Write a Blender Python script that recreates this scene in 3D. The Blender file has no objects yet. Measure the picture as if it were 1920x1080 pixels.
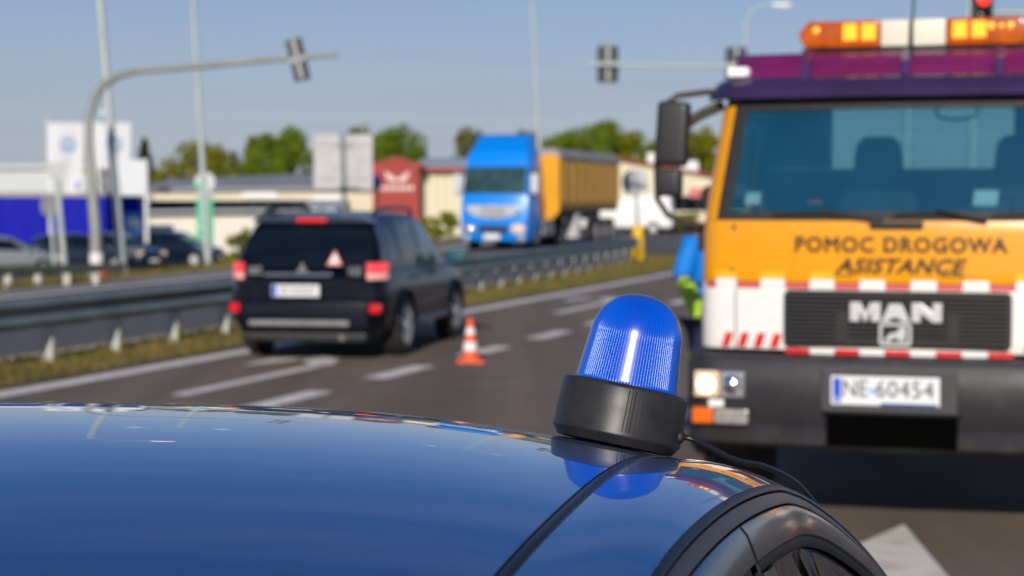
import bpy, bmesh, math, random
from math import sin, cos, tan, atan, atan2, radians as R, pi, sqrt
from mathutils import Vector, Matrix

sc = bpy.context.scene
C = sc.collection
random.seed(7)

# ------------------------------------------------------------------ camera, sky, sun, exposure
CAM_H = 1.72
F = 3600.0
PITCH = atan(166 / F)
cam_d = bpy.data.cameras.new('camera')
cam = bpy.data.objects.new('camera', cam_d)
C.objects.link(cam)
cam.location = (0, 0, CAM_H)
cam.rotation_euler = (R(90) - PITCH, 0, 0)
cam_d.sensor_width = 36
cam_d.lens = F / 1920 * 36
cam_d.clip_start = 0.05
cam_d.clip_end = 3000
cam_d.dof.use_dof = True
cam_d.dof.focus_distance = 2.12
cam_d.dof.aperture_fstop = 6.75
sc.camera = cam

SUN_EL, SUN_AZ = 21.0, -6.0         # behind the camera, a little to its left
world = bpy.data.worlds.new('World')
sc.world = world
world.use_nodes = True
wn, wl = world.node_tree.nodes, world.node_tree.links
wn.clear()
w_out = wn.new('ShaderNodeOutputWorld')
w_bg = wn.new('ShaderNodeBackground')
sky = wn.new('ShaderNodeTexSky')
sky.sky_type = 'NISHITA'
sky.sun_disc = False
sky.sun_elevation = R(SUN_EL)
sky.sun_rotation = R(180 - SUN_AZ)
sky.altitude = 50
sky.air_density = 1.0
sky.dust_density = 0.3
sky.ozone_density = 4.5
w_bg.inputs['Strength'].default_value = 0.085
# thin streaky high cloud over the whole sky
tcw = wn.new('ShaderNodeTexCoord')
sep = wn.new('ShaderNodeSeparateXYZ')
wl.new(tcw.outputs['Generated'], sep.inputs[0])
zmax = wn.new('ShaderNodeMath'); zmax.operation = 'MAXIMUM'; zmax.inputs[1].default_value = 0.0
wl.new(sep.outputs['Z'], zmax.inputs[0])
zadd = wn.new('ShaderNodeMath'); zadd.operation = 'ADD'; zadd.inputs[1].default_value = 0.12
wl.new(zmax.outputs[0], zadd.inputs[0])
dv = wn.new('ShaderNodeVectorMath'); dv.operation = 'DIVIDE'
wl.new(tcw.outputs['Generated'], dv.inputs[0])
wl.new(zadd.outputs[0], dv.inputs[1])
mpw = wn.new('ShaderNodeMapping')
mpw.inputs['Scale'].default_value = (0.45, 1.6, 0.0)
mpw.inputs['Rotation'].default_value = (0, 0, R(14))
wl.new(dv.outputs[0], mpw.inputs[0])
nzw = wn.new('ShaderNodeTexNoise')
nzw.inputs['Scale'].default_value = 1.3
nzw.inputs['Detail'].default_value = 4
nzw.inputs['Roughness'].default_value = 0.55
nzw.inputs['Distortion'].default_value = 0.6
wl.new(mpw.outputs[0], nzw.inputs['Vector'])
mrw = wn.new('ShaderNodeMapRange')
mrw.inputs['From Min'].default_value = 0.40
mrw.inputs['From Max'].default_value = 0.80
mrw.inputs['To Min'].default_value = 0.0
mrw.inputs['To Max'].default_value = 0.45
wl.new(nzw.outputs['Fac'], mrw.inputs['Value'])
mxw = wn.new('ShaderNodeMixRGB')
mxw.inputs[2].default_value = (4.0, 4.8, 5.6, 1)
wl.new(mrw.outputs[0], mxw.inputs[0])
wl.new(sky.outputs[0], mxw.inputs[1])
tnt = wn.new('ShaderNodeMixRGB'); tnt.blend_type = 'MULTIPLY'; tnt.inputs[0].default_value = 1.0
tnt.inputs[2].default_value = (1.0, 0.86, 0.935, 1)
# pale haze thickening towards the horizon all round
hzm = wn.new('ShaderNodeMath'); hzm.operation = 'MULTIPLY'; hzm.inputs[1].default_value = -8.0
wl.new(zmax.outputs[0], hzm.inputs[0])
hze = wn.new('ShaderNodeMath'); hze.operation = 'EXPONENT'; wl.new(hzm.outputs[0], hze.inputs[0])
hzf = wn.new('ShaderNodeMath'); hzf.operation = 'MULTIPLY'; hzf.inputs[1].default_value = 0.85
wl.new(hze.outputs[0], hzf.inputs[0])
hzx = wn.new('ShaderNodeMixRGB'); hzx.inputs[2].default_value = (4.55, 5.95, 6.7, 1)
wl.new(hzf.outputs[0], hzx.inputs[0]); wl.new(mxw.outputs[0], hzx.inputs[1])
wl.new(hzx.outputs[0], tnt.inputs[1])
hsv = wn.new('ShaderNodeHueSaturation'); hsv.inputs['Saturation'].default_value = 1.22
wl.new(tnt.outputs[0], hsv.inputs['Color'])
wl.new(hsv.outputs[0], w_bg.inputs['Color'])
wl.new(w_bg.outputs[0], w_out.inputs['Surface'])

sun_d = bpy.data.lights.new('sun', 'SUN')
sun = bpy.data.objects.new('sun', sun_d)
C.objects.link(sun)
sun_d.energy = 4.2
sun_d.angle = R(0.5)
sun_d.color = (1.0, 0.93, 0.83)
sun.rotation_euler = (R(90 - SUN_EL), 0, R(SUN_AZ))
sun.location = (0, -20, 20)

sc.view_settings.view_transform = 'Standard'
sc.view_settings.look = 'None'
sc.view_settings.exposure = 0.0
sc.view_settings.gamma = 1.0
sc.view_settings.use_curve_mapping = False
sc.cycles.max_bounces = 8
sc.cycles.transparent_max_bounces = 12
sc.cycles.caustics_reflective = False
sc.cycles.caustics_refractive = False
sc.cycles.sample_clamp_indirect = 6

# ------------------------------------------------------------------ helpers
def at(px, py, Y):
    """point at world depth Y seen at photo pixel (px, py)"""
    dx = (px - 960) / F
    dy = cos(PITCH) + sin(PITCH) * (540 - py) / F
    dz = -sin(PITCH) + cos(PITCH) * (540 - py) / F
    s = Y / dy
    return Vector((dx * s, Y, CAM_H + dz * s))

def ground(px, py, z=0.0):
    dx = (px - 960) / F
    dy = cos(PITCH) + sin(PITCH) * (540 - py) / F
    dz = -sin(PITCH) + cos(PITCH) * (540 - py) / F
    s = (z - CAM_H) / dz
    return Vector((dx * s, dy * s, z))

RD = atan((2070 - 960) / F)              # heading of the road, to the right of the view
def road(u, v, z=0.0):
    return Vector((u * sin(RD) - v * cos(RD), u * cos(RD) + v * sin(RD), z))

def split_letters(o, name='letter'):
    """turn a lettering mesh into one part per character"""
    bm = bmesh.new(); bm.from_mesh(o.data); bm.faces.ensure_lookup_table()
    bmesh.ops.remove_doubles(bm, verts=bm.verts, dist=1e-6)
    seen, groups = set(), []
    bm.verts.ensure_lookup_table()
    for v in bm.verts:
        if v in seen: continue
        st, g = [v], set()
        while st:
            q = st.pop()
            if q in g: continue
            g.add(q)
            st += [e.other_vert(q) for e in q.link_edges]
        seen |= g; groups.append(g)
    outs = []
    for g in groups:
        idx = {v: i for i, v in enumerate(g)}
        fs = [[idx[v] for v in f.verts] for f in bm.faces if f.verts[0] in g]
        me = bpy.data.meshes.new(name); me.from_pydata([tuple(v.co) for v in g], [], fs)
        me.materials.append(o.data.materials[0])
        c = bpy.data.objects.new(name, me); C.objects.link(c); c.parent = o.parent
        c.location = o.location; c.rotation_euler = o.rotation_euler; c.scale = o.scale
        outs.append(c)
    bm.free(); bpy.data.objects.remove(o)
    return outs

def lerp(a, b, t): return a + (b - a) * t
def interp(tab, x):
    if x <= tab[0][0]: return tab[0][1]
    for (x0, y0), (x1, y1) in zip(tab, tab[1:]):
        if x <= x1:
            return lerp(y0, y1, (x - x0) / (x1 - x0))
    return tab[-1][1]
def sinterp(tab, x):
    """smooth (Catmull-Rom style) table lookup"""
    n = len(tab)
    if x <= tab[0][0]: return tab[0][1]
    if x >= tab[-1][0]: return tab[-1][1]
    for i in range(n - 1):
        if x <= tab[i + 1][0]: break
    x0, y0 = tab[i]; x1, y1 = tab[i + 1]
    h = x1 - x0
    def slope(k):
        a = max(k - 1, 0); b = min(k + 1, n - 1)
        return (tab[b][1] - tab[a][1]) / (tab[b][0] - tab[a][0])
    m0, m1 = slope(i) * h, slope(i + 1) * h
    t = (x - x0) / h
    return (2*t**3 - 3*t**2 + 1) * y0 + (t**3 - 2*t**2 + t) * m0 + (-2*t**3 + 3*t**2) * y1 + (t**3 - t**2) * m1
def smooth(t):
    t = max(0.0, min(1.0, t)); return t * t * (3 - 2 * t)

def tag(o, label=None, cat=None, group=None, kind=None):
    if label: o['label'] = label
    if cat: o['category'] = cat
    if group: o['group'] = group
    if kind: o['kind'] = kind
    return o

def empty(name, loc=(0, 0, 0), rz=0.0, parent=None):
    o = bpy.data.objects.new(name, None)
    C.objects.link(o)
    o.location = loc
    o.rotation_euler = (0, 0, rz)
    o.empty_display_size = 0.2
    o.parent = parent
    return o

class MB:
    def __init__(s): s.v = []; s.f = []
    def add(s, vs, fs, M=None):
        n = len(s.v)
        for p in vs:
            p = Vector(p)
            s.v.append(tuple(M @ p) if M is not None else tuple(p))
        for f in fs: s.f.append([i + n for i in f])
        return s
    def box(s, x0, x1, y0, y1, z0, z1, M=None):
        return s.add([(x0,y0,z0),(x1,y0,z0),(x1,y1,z0),(x0,y1,z0),(x0,y0,z1),(x1,y0,z1),(x1,y1,z1),(x0,y1,z1)],
                     [(3,2,1,0),(4,5,6,7),(0,1,5,4),(1,2,6,5),(2,3,7,6),(3,0,4,7)], M)
    def prism(s, poly, d0, d1, axis='y', M=None):
        """poly is a list of 2D points; extruded along axis from d0 to d1"""
        n = len(poly)
        def P(a, b, d):
            return {'y': (a, d, b), 'x': (d, a, b), 'z': (a, b, d)}[axis]
        vs = [P(a, b, d0) for a, b in poly] + [P(a, b, d1) for a, b in poly]
        fs = [list(range(n))[::-1], list(range(n, 2 * n))]
        for i in range(n):
            j = (i + 1) % n
            fs.append((i, j, n + j, n + i))
        return s.add(vs, fs, M)
    def tube(s, pts, rad, n=10, cap=True, M=None):
        pts = [Vector(p) for p in pts]
        if not isinstance(rad, (list, tuple)): rad = [rad] * len(pts)
        vs, fs = [], []
        up = None
        for i, p in enumerate(pts):
            a = pts[max(i - 1, 0)]; b = pts[min(i + 1, len(pts) - 1)]
            t = (b - a).normalized()
            if up is None:
                up = Vector((0, 0, 1)) if abs(t.z) < 0.9 else Vector((1, 0, 0))
            e1 = (up - t * up.dot(t)).normalized()
            e2 = t.cross(e1)
            up = e1
            for k in range(n):
                q = 2 * pi * k / n
                vs.append(p + (e1 * cos(q) + e2 * sin(q)) * rad[i])
        for i in range(len(pts) - 1):
            for k in range(n):
                k2 = (k + 1) % n
                fs.append((i*n+k, i*n+k2, (i+1)*n+k2, (i+1)*n+k))
        if cap:
            fs.append(list(range(n))[::-1])
            fs.append([(len(pts)-1)*n + k for k in range(n)])
        return s.add(vs, fs, M)
    def lathe(s, prof, n=24, axis='z', M=None, mod=None):
        """prof: (r, h) list; closed ends where r == 0"""
        vs, fs = [], []
        for r, h in prof:
            for k in range(n):
                q = 2 * pi * k / n
                rr = r if mod is None else mod(r, h, q)
                a, b = rr * cos(q), rr * sin(q)
                vs.append({'z': (a, b, h), 'x': (h, a, b), 'y': (b, h, a)}[axis])
        for i in range(len(prof) - 1):
            for k in range(n):
                k2 = (k + 1) % n
                fs.append((i*n+k, i*n+k2, (i+1)*n+k2, (i+1)*n+k))
        fs.append(list(range(n))[::-1])
        fs.append([(len(prof)-1)*n + k for k in range(n)])
        return s.add(vs, fs, M)
    def grid(s, rows, closed=False, thick=None, M=None):
        """rows of points; optional solid thickness along 'thick' (callable normal offset or vector)"""
        nr, nc = len(rows), len(rows[0])
        vs = [Vector(p) for r in rows for p in r]
        fs = []
        for i in range(nr - 1):
            for j in range(nc - 1 + (1 if closed else 0)):
                j2 = (j + 1) % nc
                fs.append((i*nc+j, i*nc+j2, (i+1)*nc+j2, (i+1)*nc+j))
        return s.add(vs, fs, M)
    def mesh(s, name, smooth_ang=None, bevel=0.0, seg=2, solid=0.0, merge=0.0):
        m = bpy.data.meshes.new(name)
        m.from_pydata(s.v, [], s.f)
        bm = bmesh.new(); bm.from_mesh(m)
        if merge: bmesh.ops.remove_doubles(bm, verts=bm.verts, dist=merge)
        if solid:
            bmesh.ops.recalc_face_normals(bm, faces=bm.faces)
            bmesh.ops.solidify(bm, geom=list(bm.faces), thickness=solid)
        bmesh.ops.recalc_face_normals(bm, faces=bm.faces)
        if bevel:
            ed = [e for e in bm.edges if len(e.link_faces) == 2 and e.calc_face_angle(0) > R(35)]
            bmesh.ops.bevel(bm, geom=ed, offset=bevel, segments=seg, profile=0.6, affect='EDGES', clamp_overlap=True)
        bm.to_mesh(m); bm.free()
        if smooth_ang:
            m.shade_smooth()
            m.set_sharp_from_angle(angle=R(smooth_ang))
        return m
    def build(s, name, material, parent=None, smooth_ang=None, bevel=0.0, seg=2, solid=0.0, merge=0.0, loc=None):
        o = bpy.data.objects.new(name, s.mesh(name, smooth_ang, bevel, seg, solid, merge))
        C.objects.link(o)
        o.data.materials.append(material)
        o.parent = parent
        if loc is not None: o.location = loc
        return o

def obj_from(mesh, name, parent=None, loc=None, rz=0.0):
    o = bpy.data.objects.new(name, mesh)
    C.objects.link(o)
    o.parent = parent
    if loc is not None: o.location = loc
    if rz: o.rotation_euler = (0, 0, rz)
    return o

def copy_tree(o, parent=None):
    c = o.copy(); C.objects.link(c); c.parent = parent
    for ch in list(o.children): copy_tree(ch, c)
    return c

def text_part(name, body, size, material, parent, loc, rot=(R(90), 0, 0), extrude=0.003, bold=0.0, shear=0.0, space=1.0, sx=1.0, align='CENTER'):
    cu = bpy.data.curves.new(name, 'FONT')
    cu.body = body; cu.size = size; cu.extrude = extrude; cu.bevel_depth = bold; cu.bevel_resolution = 0
    cu.shear = shear; cu.space_character = space
    cu.align_x = align; cu.align_y = 'CENTER'
    cu.resolution_u = 3
    tmp = bpy.data.objects.new('tmp', cu)
    C.objects.link(tmp)
    bpy.context.view_layer.update()
    me = bpy.data.meshes.new_from_object(tmp)
    bpy.data.objects.remove(tmp); bpy.data.curves.remove(cu)
    me.materials.clear(); me.materials.append(material)
    o = obj_from(me, name, parent, loc)
    o.rotation_euler = rot
    o.scale = (sx, 1, 1)
    return o

# ------------------------------------------------------------------ materials
MATS = {}
def mat(name, col, rough=0.5, metal=0.0, coat=0.0, spec=0.5, var=0.0, vscale=6.0, bump=0.0, bscale=60.0,
        emit=None, estr=0.0, trans=0.0, ior=1.45, alpha=1.0, col2=None, rvar=0.0, coord='Object', coat_rough=0.03, dirt=0.0, dscale=14.0, dcol=(.12, .095, .07), haze=0.0):
    if name in MATS: return MATS[name]
    m = bpy.data.materials.new(name); m.use_nodes = True
    nt = m.node_tree; n, l = nt.nodes, nt.links
    b = n['Principled BSDF']
    b.inputs['Base Color'].default_value = (*col, 1)
    b.inputs['Roughness'].default_value = rough
    b.inputs['Metallic'].default_value = metal
    b.inputs['Coat Weight'].default_value = coat
    b.inputs['Coat Roughness'].default_value = coat_rough
    b.inputs['Specular IOR Level'].default_value = spec
    b.inputs['IOR'].default_value = ior
    b.inputs['Transmission Weight'].default_value = trans
    b.inputs['Alpha'].default_value = alpha
    if emit:
        b.inputs['Emission Color'].default_value = (*emit, 1)
        b.inputs['Emission Strength'].default_value = estr
    tc = n.new('ShaderNodeTexCoord')
    if var or col2:
        nz = n.new('ShaderNodeTexNoise')
        nz.inputs['Scale'].default_value = vscale
        nz.inputs['Detail'].default_value = 5
        nz.inputs['Roughness'].default_value = 0.6
        l.new(tc.outputs[coord], nz.inputs['Vector'])
        rp = n.new('ShaderNodeMapRange')
        rp.inputs['From Min'].default_value = 0.32; rp.inputs['From Max'].default_value = 0.68
        l.new(nz.outputs['Fac'], rp.inputs['Value'])
        mx = n.new('ShaderNodeMixRGB')
        a = tuple(c * (1 - var) for c in col)
        c2 = col2 if col2 else tuple(min(1, c * (1 + var)) for c in col)
        mx.inputs[1].default_value = (*a, 1); mx.inputs[2].default_value = (*c2, 1)
        l.new(rp.outputs[0], mx.inputs[0])
        l.new(mx.outputs[0], b.inputs['Base Color'])
        if rvar:
            rr = n.new('ShaderNodeMapRange')
            rr.inputs['To Min'].default_value = max(0, rough - rvar); rr.inputs['To Max'].default_value = min(1, rough + rvar)
            l.new(nz.outputs['Fac'], rr.inputs['Value'])
            l.new(rr.outputs[0], b.inputs['Roughness'])
    if dirt:
        nd = n.new('ShaderNodeTexNoise'); nd.inputs['Scale'].default_value = dscale; nd.inputs['Detail'].default_value = 8; nd.inputs['Roughness'].default_value = .7
        l.new(tc.outputs[coord], nd.inputs['Vector'])
        rd = n.new('ShaderNodeMapRange'); rd.inputs['From Min'].default_value = .52; rd.inputs['From Max'].default_value = .74; rd.inputs['To Max'].default_value = dirt
        l.new(nd.outputs['Fac'], rd.inputs['Value'])
        md_ = n.new('ShaderNodeMixRGB'); md_.inputs[2].default_value = (*dcol, 1)
        l.new(rd.outputs[0], md_.inputs[0])
        src = b.inputs['Base Color'].links[0].from_socket if b.inputs['Base Color'].links else None
        if src: l.new(src, md_.inputs[1])
        else: md_.inputs[1].default_value = (*col, 1)
        l.new(md_.outputs[0], b.inputs['Base Color'])
        if haze:
            hz = n.new('ShaderNodeMapRange'); hz.inputs['From Min'].default_value = .4; hz.inputs['From Max'].default_value = .72
            hz.inputs['To Min'].default_value = coat_rough; hz.inputs['To Max'].default_value = coat_rough + haze
            l.new(nd.outputs['Fac'], hz.inputs['Value']); l.new(hz.outputs[0], b.inputs['Coat Roughness'])
    if bump:
        nb = n.new('ShaderNodeTexNoise')
        nb.inputs['Scale'].default_value = bscale
        nb.inputs['Detail'].default_value = 4
        l.new(tc.outputs[coord], nb.inputs['Vector'])
        bp = n.new('ShaderNodeBump')
        bp.inputs['Strength'].default_value = bump
        bp.inputs['Distance'].default_value = 0.02
        l.new(nb.outputs['Fac'], bp.inputs['Height'])
        l.new(bp.outputs[0], b.inputs['Normal'])
    MATS[name] = m
    return m

def glass_mat(name, tint, see, rough=0.0, ior=1.5, dust_sheen=0.0, dcol=(.2, .4, .5)):
    """thin pane: tinted see-through mixed with a Fresnel mirror"""
    if name in MATS: return MATS[name]
    m = bpy.data.materials.new(name); m.use_nodes = True
    nt = m.node_tree; n, l = nt.nodes, nt.links
    n.clear()
    out = n.new('ShaderNodeOutputMaterial')
    tr = n.new('ShaderNodeBsdfTransparent'); tr.inputs[0].default_value = (*[t * see for t in tint], 1)
    gl = n.new('ShaderNodeBsdfGlossy'); gl.inputs['Roughness'].default_value = rough
    gl.inputs['Color'].default_value = (0.95, 0.97, 1, 1)
    fr = n.new('ShaderNodeFresnel')
    # the same pane reflectivity from either side of the thin sheet
    ge = n.new('ShaderNodeNewGeometry'); mi = n.new('ShaderNodeMapRange')
    mi.inputs['To Min'].default_value = ior; mi.inputs['To Max'].default_value = 1 / ior
    l.new(ge.outputs['Backfacing'], mi.inputs['Value']); l.new(mi.outputs[0], fr.inputs['IOR'])
    mx = n.new('ShaderNodeMixShader')
    l.new(fr.outputs[0], mx.inputs[0]); l.new(tr.outputs[0], mx.inputs[1]); l.new(gl.outputs[0], mx.inputs[2])
    last = mx
    if dust_sheen:  # thin film: dust plus a painted-in tint of reflected sky
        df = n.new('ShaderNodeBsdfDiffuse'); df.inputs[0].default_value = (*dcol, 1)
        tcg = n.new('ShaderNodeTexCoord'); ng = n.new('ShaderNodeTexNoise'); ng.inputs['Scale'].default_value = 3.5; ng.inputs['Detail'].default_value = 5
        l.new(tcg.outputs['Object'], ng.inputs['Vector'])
        rg = n.new('ShaderNodeMapRange'); rg.inputs['To Min'].default_value = dust_sheen * .6; rg.inputs['To Max'].default_value = dust_sheen * 1.4
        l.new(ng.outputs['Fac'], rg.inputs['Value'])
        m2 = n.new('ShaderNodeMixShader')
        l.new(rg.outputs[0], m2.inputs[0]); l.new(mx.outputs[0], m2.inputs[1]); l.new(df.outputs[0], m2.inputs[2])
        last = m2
    l.new(last.outputs[0], out.inputs['Surface'])
    MATS[name] = m
    return m

def leaf_mat(name, c1, c2, trans=0.3):
    m = bpy.data.materials.new(name); m.use_nodes = True
    nt = m.node_tree; n, l = nt.nodes, nt.links
    b = n['Principled BSDF']
    b.inputs['Roughness'].default_value = 0.6
    b.inputs['Specular IOR Level'].default_value = 0.12
    tc = n.new('ShaderNodeTexCoord')
    nz = n.new('ShaderNodeTexNoise'); nz.inputs['Scale'].default_value = 0.9; nz.inputs['Detail'].default_value = 4
    l.new(tc.outputs['Object'], nz.inputs['Vector'])
    rp = n.new('ShaderNodeMapRange'); rp.inputs['From Min'].default_value = 0.35; rp.inputs['From Max'].default_value = 0.65
    l.new(nz.outputs['Fac'], rp.inputs['Value'])
    mx = n.new('ShaderNodeMixRGB')
    mx.inputs[1].default_value = (*c1, 1); mx.inputs[2].default_value = (*c2, 1)
    l.new(rp.outputs[0], mx.inputs[0]); l.new(mx.outputs[0], b.inputs['Base Color'])
    tl = n.new('ShaderNodeBsdfTranslucent'); l.new(mx.outputs[0], tl.inputs['Color'])
    ms = n.new('ShaderNodeMixShader'); ms.inputs[0].default_value = trans
    l.new(b.outputs[0], ms.inputs[1]); l.new(tl.outputs[0], ms.inputs[2])
    l.new(ms.outputs[0], n['Material Output'].inputs['Surface'])
    MATS[name] = m
    return m

def ground_mat(name, cols, scales, rough=0.9, bump=0.3, bscale=40.0, grain=0.0, gcol=(0.3, 0.3, 0.3), tracks=0.0):
    """three-colour patchy surface in metres"""
    m = bpy.data.materials.new(name); m.use_nodes = True
    nt = m.node_tree; n, l = nt.nodes, nt.links
    b = n['Principled BSDF']
    b.inputs['Roughness'].default_value = rough
    tc = n.new('ShaderNodeTexCoord')
    def noise(sc_, lo, hi, det=6):
        z = n.new('ShaderNodeTexNoise'); z.inputs['Scale'].default_value = sc_; z.inputs['Detail'].default_value = det
        l.new(tc.outputs['Object'], z.inputs['Vector'])
        r = n.new('ShaderNodeMapRange'); r.inputs['From Min'].default_value = lo; r.inputs['From Max'].default_value = hi
        l.new(z.outputs['Fac'], r.inputs['Value'])
        return r.outputs[0]
    m1 = n.new('ShaderNodeMixRGB'); m1.inputs[1].default_value = (*cols[0], 1); m1.inputs[2].default_value = (*cols[1], 1)
    l.new(noise(scales[0], 0.35, 0.65), m1.inputs[0])
    m2 = n.new('ShaderNodeMixRGB'); m2.inputs[2].default_value = (*cols[2], 1)
    l.new(noise(scales[1], 0.45, 0.7), m2.inputs[0]); l.new(m1.outputs[0], m2.inputs[1])
    last = m2
    if grain:
        m3 = n.new('ShaderNodeMixRGB'); m3.inputs[2].default_value = (*gcol, 1)
        g = noise(240, 0.52, 0.72, 2)
        gm = n.new('ShaderNodeMath'); gm.operation = 'MULTIPLY'; gm.inputs[1].default_value = grain
        l.new(g, gm.inputs[0]); l.new(gm.outputs[0], m3.inputs[0]); l.new(m2.outputs[0], m3.inputs[1])
        last = m3
    if tracks:
        # wheel paths drawn out along the road
        mp_ = n.new('ShaderNodeMapping'); mp_.inputs['Rotation'].default_value = (0, 0, RD); mp_.inputs['Scale'].default_value = (1.1, .035, 1)
        l.new(tc.outputs['Object'], mp_.inputs[0])
        zt_ = n.new('ShaderNodeTexNoise'); zt_.inputs['Scale'].default_value = 1.0; zt_.inputs['Detail'].default_value = 4
        l.new(mp_.outputs[0], zt_.inputs['Vector'])
        rt_ = n.new('ShaderNodeMapRange'); rt_.inputs['From Min'].default_value = .38; rt_.inputs['From Max'].default_value = .66; rt_.inputs['To Max'].default_value = tracks
        l.new(zt_.outputs['Fac'], rt_.inputs['Value'])
        m4 = n.new('ShaderNodeMixRGB'); m4.inputs[2].default_value = (.075, .058, .047, 1)
        l.new(rt_.outputs[0], m4.inputs[0]); l.new(last.outputs[0], m4.inputs[1])
        last = m4
    l.new(last.outputs[0], b.inputs['Base Color'])
    z = n.new('ShaderNodeTexNoise'); z.inputs['Scale'].default_value = bscale; z.inputs['Detail'].default_value = 3
    l.new(tc.outputs['Object'], z.inputs['Vector'])
    bp = n.new('ShaderNodeBump'); bp.inputs['Strength'].default_value = bump; bp.inputs['Distance'].default_value = 0.02
    l.new(z.outputs['Fac'], bp.inputs['Height']); l.new(bp.outputs[0], b.inputs['Normal'])
    MATS[name] = m
    return m

M_GRASS = ground_mat('dry_grass', [(0.17, 0.135, 0.035), (0.22, 0.15, 0.065), (0.10, 0.115, 0.022)], (0.5, 0.35), bump=0.8, bscale=18)
M_ASPH = ground_mat('asphalt', [(0.215, 0.158, 0.112), (0.238, 0.176, 0.127), (0.186, 0.139, 0.101)], (0.35, 1.7), rough=0.82, bump=0.35, bscale=160, grain=0.35, gcol=(0.19, 0.165, 0.145), tracks=.55)
M_ASPH2 = ground_mat('asphalt_far', [(0.115, 0.103, 0.098), (0.132, 0.118, 0.113), (0.100, 0.091, 0.088)], (0.25, 1.1), rough=0.75, bump=0.3, bscale=120, tracks=.4)
M_SHOULDER = ground_mat('shoulder', [(0.26, 0.24, 0.23), (0.31, 0.29, 0.27), (0.2, 0.185, 0.175)], (0.7, 2.5), rough=0.85)
M_MARK = ground_mat('road_paint', [(0.84, 0.79, 0.72), (0.90, 0.85, 0.78), (0.66, 0.61, 0.55)], (1.2, 6.0), rough=0.6, bump=0.2, bscale=90)
M_BLACK = mat('black_plastic', (0.012, 0.012, 0.013), 0.45, var=0.2, vscale=8)
M_RUBBER = mat('rubber', (0.014, 0.013, 0.013), 0.6, var=0.25, vscale=20, bump=0.1, bscale=120)
M_TYRE = mat('tyre_rubber', (0.018, 0.018, 0.019), 0.75, var=0.25, vscale=9, bump=0.25, bscale=60)
M_ALLOY = mat('alloy', (0.72, 0.72, 0.72), 0.35, metal=0.35, var=0.08)
M_CHROME = mat('chrome', (0.75, 0.76, 0.78), 0.12, metal=1.0, var=0.04)
M_GALV = mat('galvanised_steel', (0.23, 0.26, 0.27), 0.55, metal=0.25, var=0.15, vscale=3, rvar=0.12)
M_GALVD = mat('weathered_beam_steel', (0.20, 0.24, 0.24), 0.5, metal=0.3, var=0.2, vscale=2.5, rvar=0.12)
M_POSTG = mat('post_steel', (0.50, 0.50, 0.43), 0.65, metal=0.1, var=0.15, vscale=5)
M_SIGNB = mat('sign_back', (0.42, 0.42, 0.42), 0.6, metal=0.15, var=0.1, vscale=1.5)
M_WHITE = mat('white_paint', (0.78, 0.77, 0.75), 0.45, var=0.04, vscale=1.5)
M_DARKG = mat('dark_glass', (0.004, 0.007, 0.012), 0.06, spec=0.6, var=0.2, vscale=2)
M_LAMPW = mat('clear_lamp', (0.75, 0.76, 0.78), 0.12, metal=0.75, coat=1.0, var=0.1, vscale=30)
M_LAMPON = mat('lit_headlamp', (0.42, 0.34, 0.25), 0.2, emit=(1.0, 0.66, 0.36), estr=.5, var=0.35, vscale=9)
M_AMBER = mat('amber_lens', (0.75, 0.16, 0.005), 0.18, coat=0.6, var=0.15, vscale=14)
M_PLATE = mat('plate_white', (0.74, 0.75, 0.76), 0.4, var=0.03)
M_PBLUE = mat('plate_blue', (0.01, 0.06, 0.55), 0.4, var=0.05)
M_INK = mat('plate_ink', (0.02, 0.02, 0.022), 0.5, var=0.05)
# ------------------------------------------------------------------ ground and roads
def sheet(name, mat_, pts, z):
    mb = MB()
    mb.add([(p[0], p[1], z) for p in pts], [list(range(len(pts)))])
    return tag(mb.build(name, mat_), kind='structure')

def c_own(u): return 0.0004 * max(u - 15, 0) ** 2
def c_rail(u): return 0.0013 * max(u - 15, 0) ** 2
def c_opp(u): return 0.0016 * max(u - 15, 0) ** 2
def gz(x, y):
    """ground height: level by the road, falling to a lower plot beyond the far verge"""
    v = -x * cos(RD) + y * sin(RD); u = x * sin(RD) + y * cos(RD)
    d = v - 19.5 - c_opp(u)
    return -0.03 - 1.08 * smooth((d - 1.0) / 7)
def on_terrain(px, py):
    """terrain point seen at a pixel"""
    Y = 20.0
    while Y < 160:
        p = at(px, py, Y)
        if p.z <= gz(p.x, p.y): return p
        Y += .1
    return p
def axis(lo, hi, flo, fhi, step):
    c = []
    k = lo
    while k < flo: c.append(k); k += 60
    k = flo
    while k < fhi: c.append(k); k += step
    k = fhi
    while k <= hi: c.append(k); k += 60
    return c
g = MB()
gxs, gys = axis(-900, 900, -90, 60, 3.0), axis(-300, 2100, 6, 180, 3.0)
g.grid([[(x, y, gz(x, y)) for x in gxs] for y in gys])
tag(g.build('ground', M_GRASS, smooth_ang=60), kind='structure')

def strip(name, mat_, f0, f1, u0, u1, z, n=60):
    mb = MB()
    rows = []
    for i in range(n + 1):
        u = lerp(u0, u1, i / n)
        rows.append([road(u, lerp(f0(u), f1(u), k / 4), z) for k in range(5)])
    mb.grid(rows)
    return mb.build(name, mat_)
tag(strip('road', M_ASPH, lambda u: -8, lambda u: 9.62 + c_own(u), -40, 58, 0.0), kind='structure')
tag(strip('opposite_road', M_ASPH2, lambda u: 11.05 + c_rail(u), lambda u: 18.6 + c_opp(u), -40, 58, 0.0), kind='structure')
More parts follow.
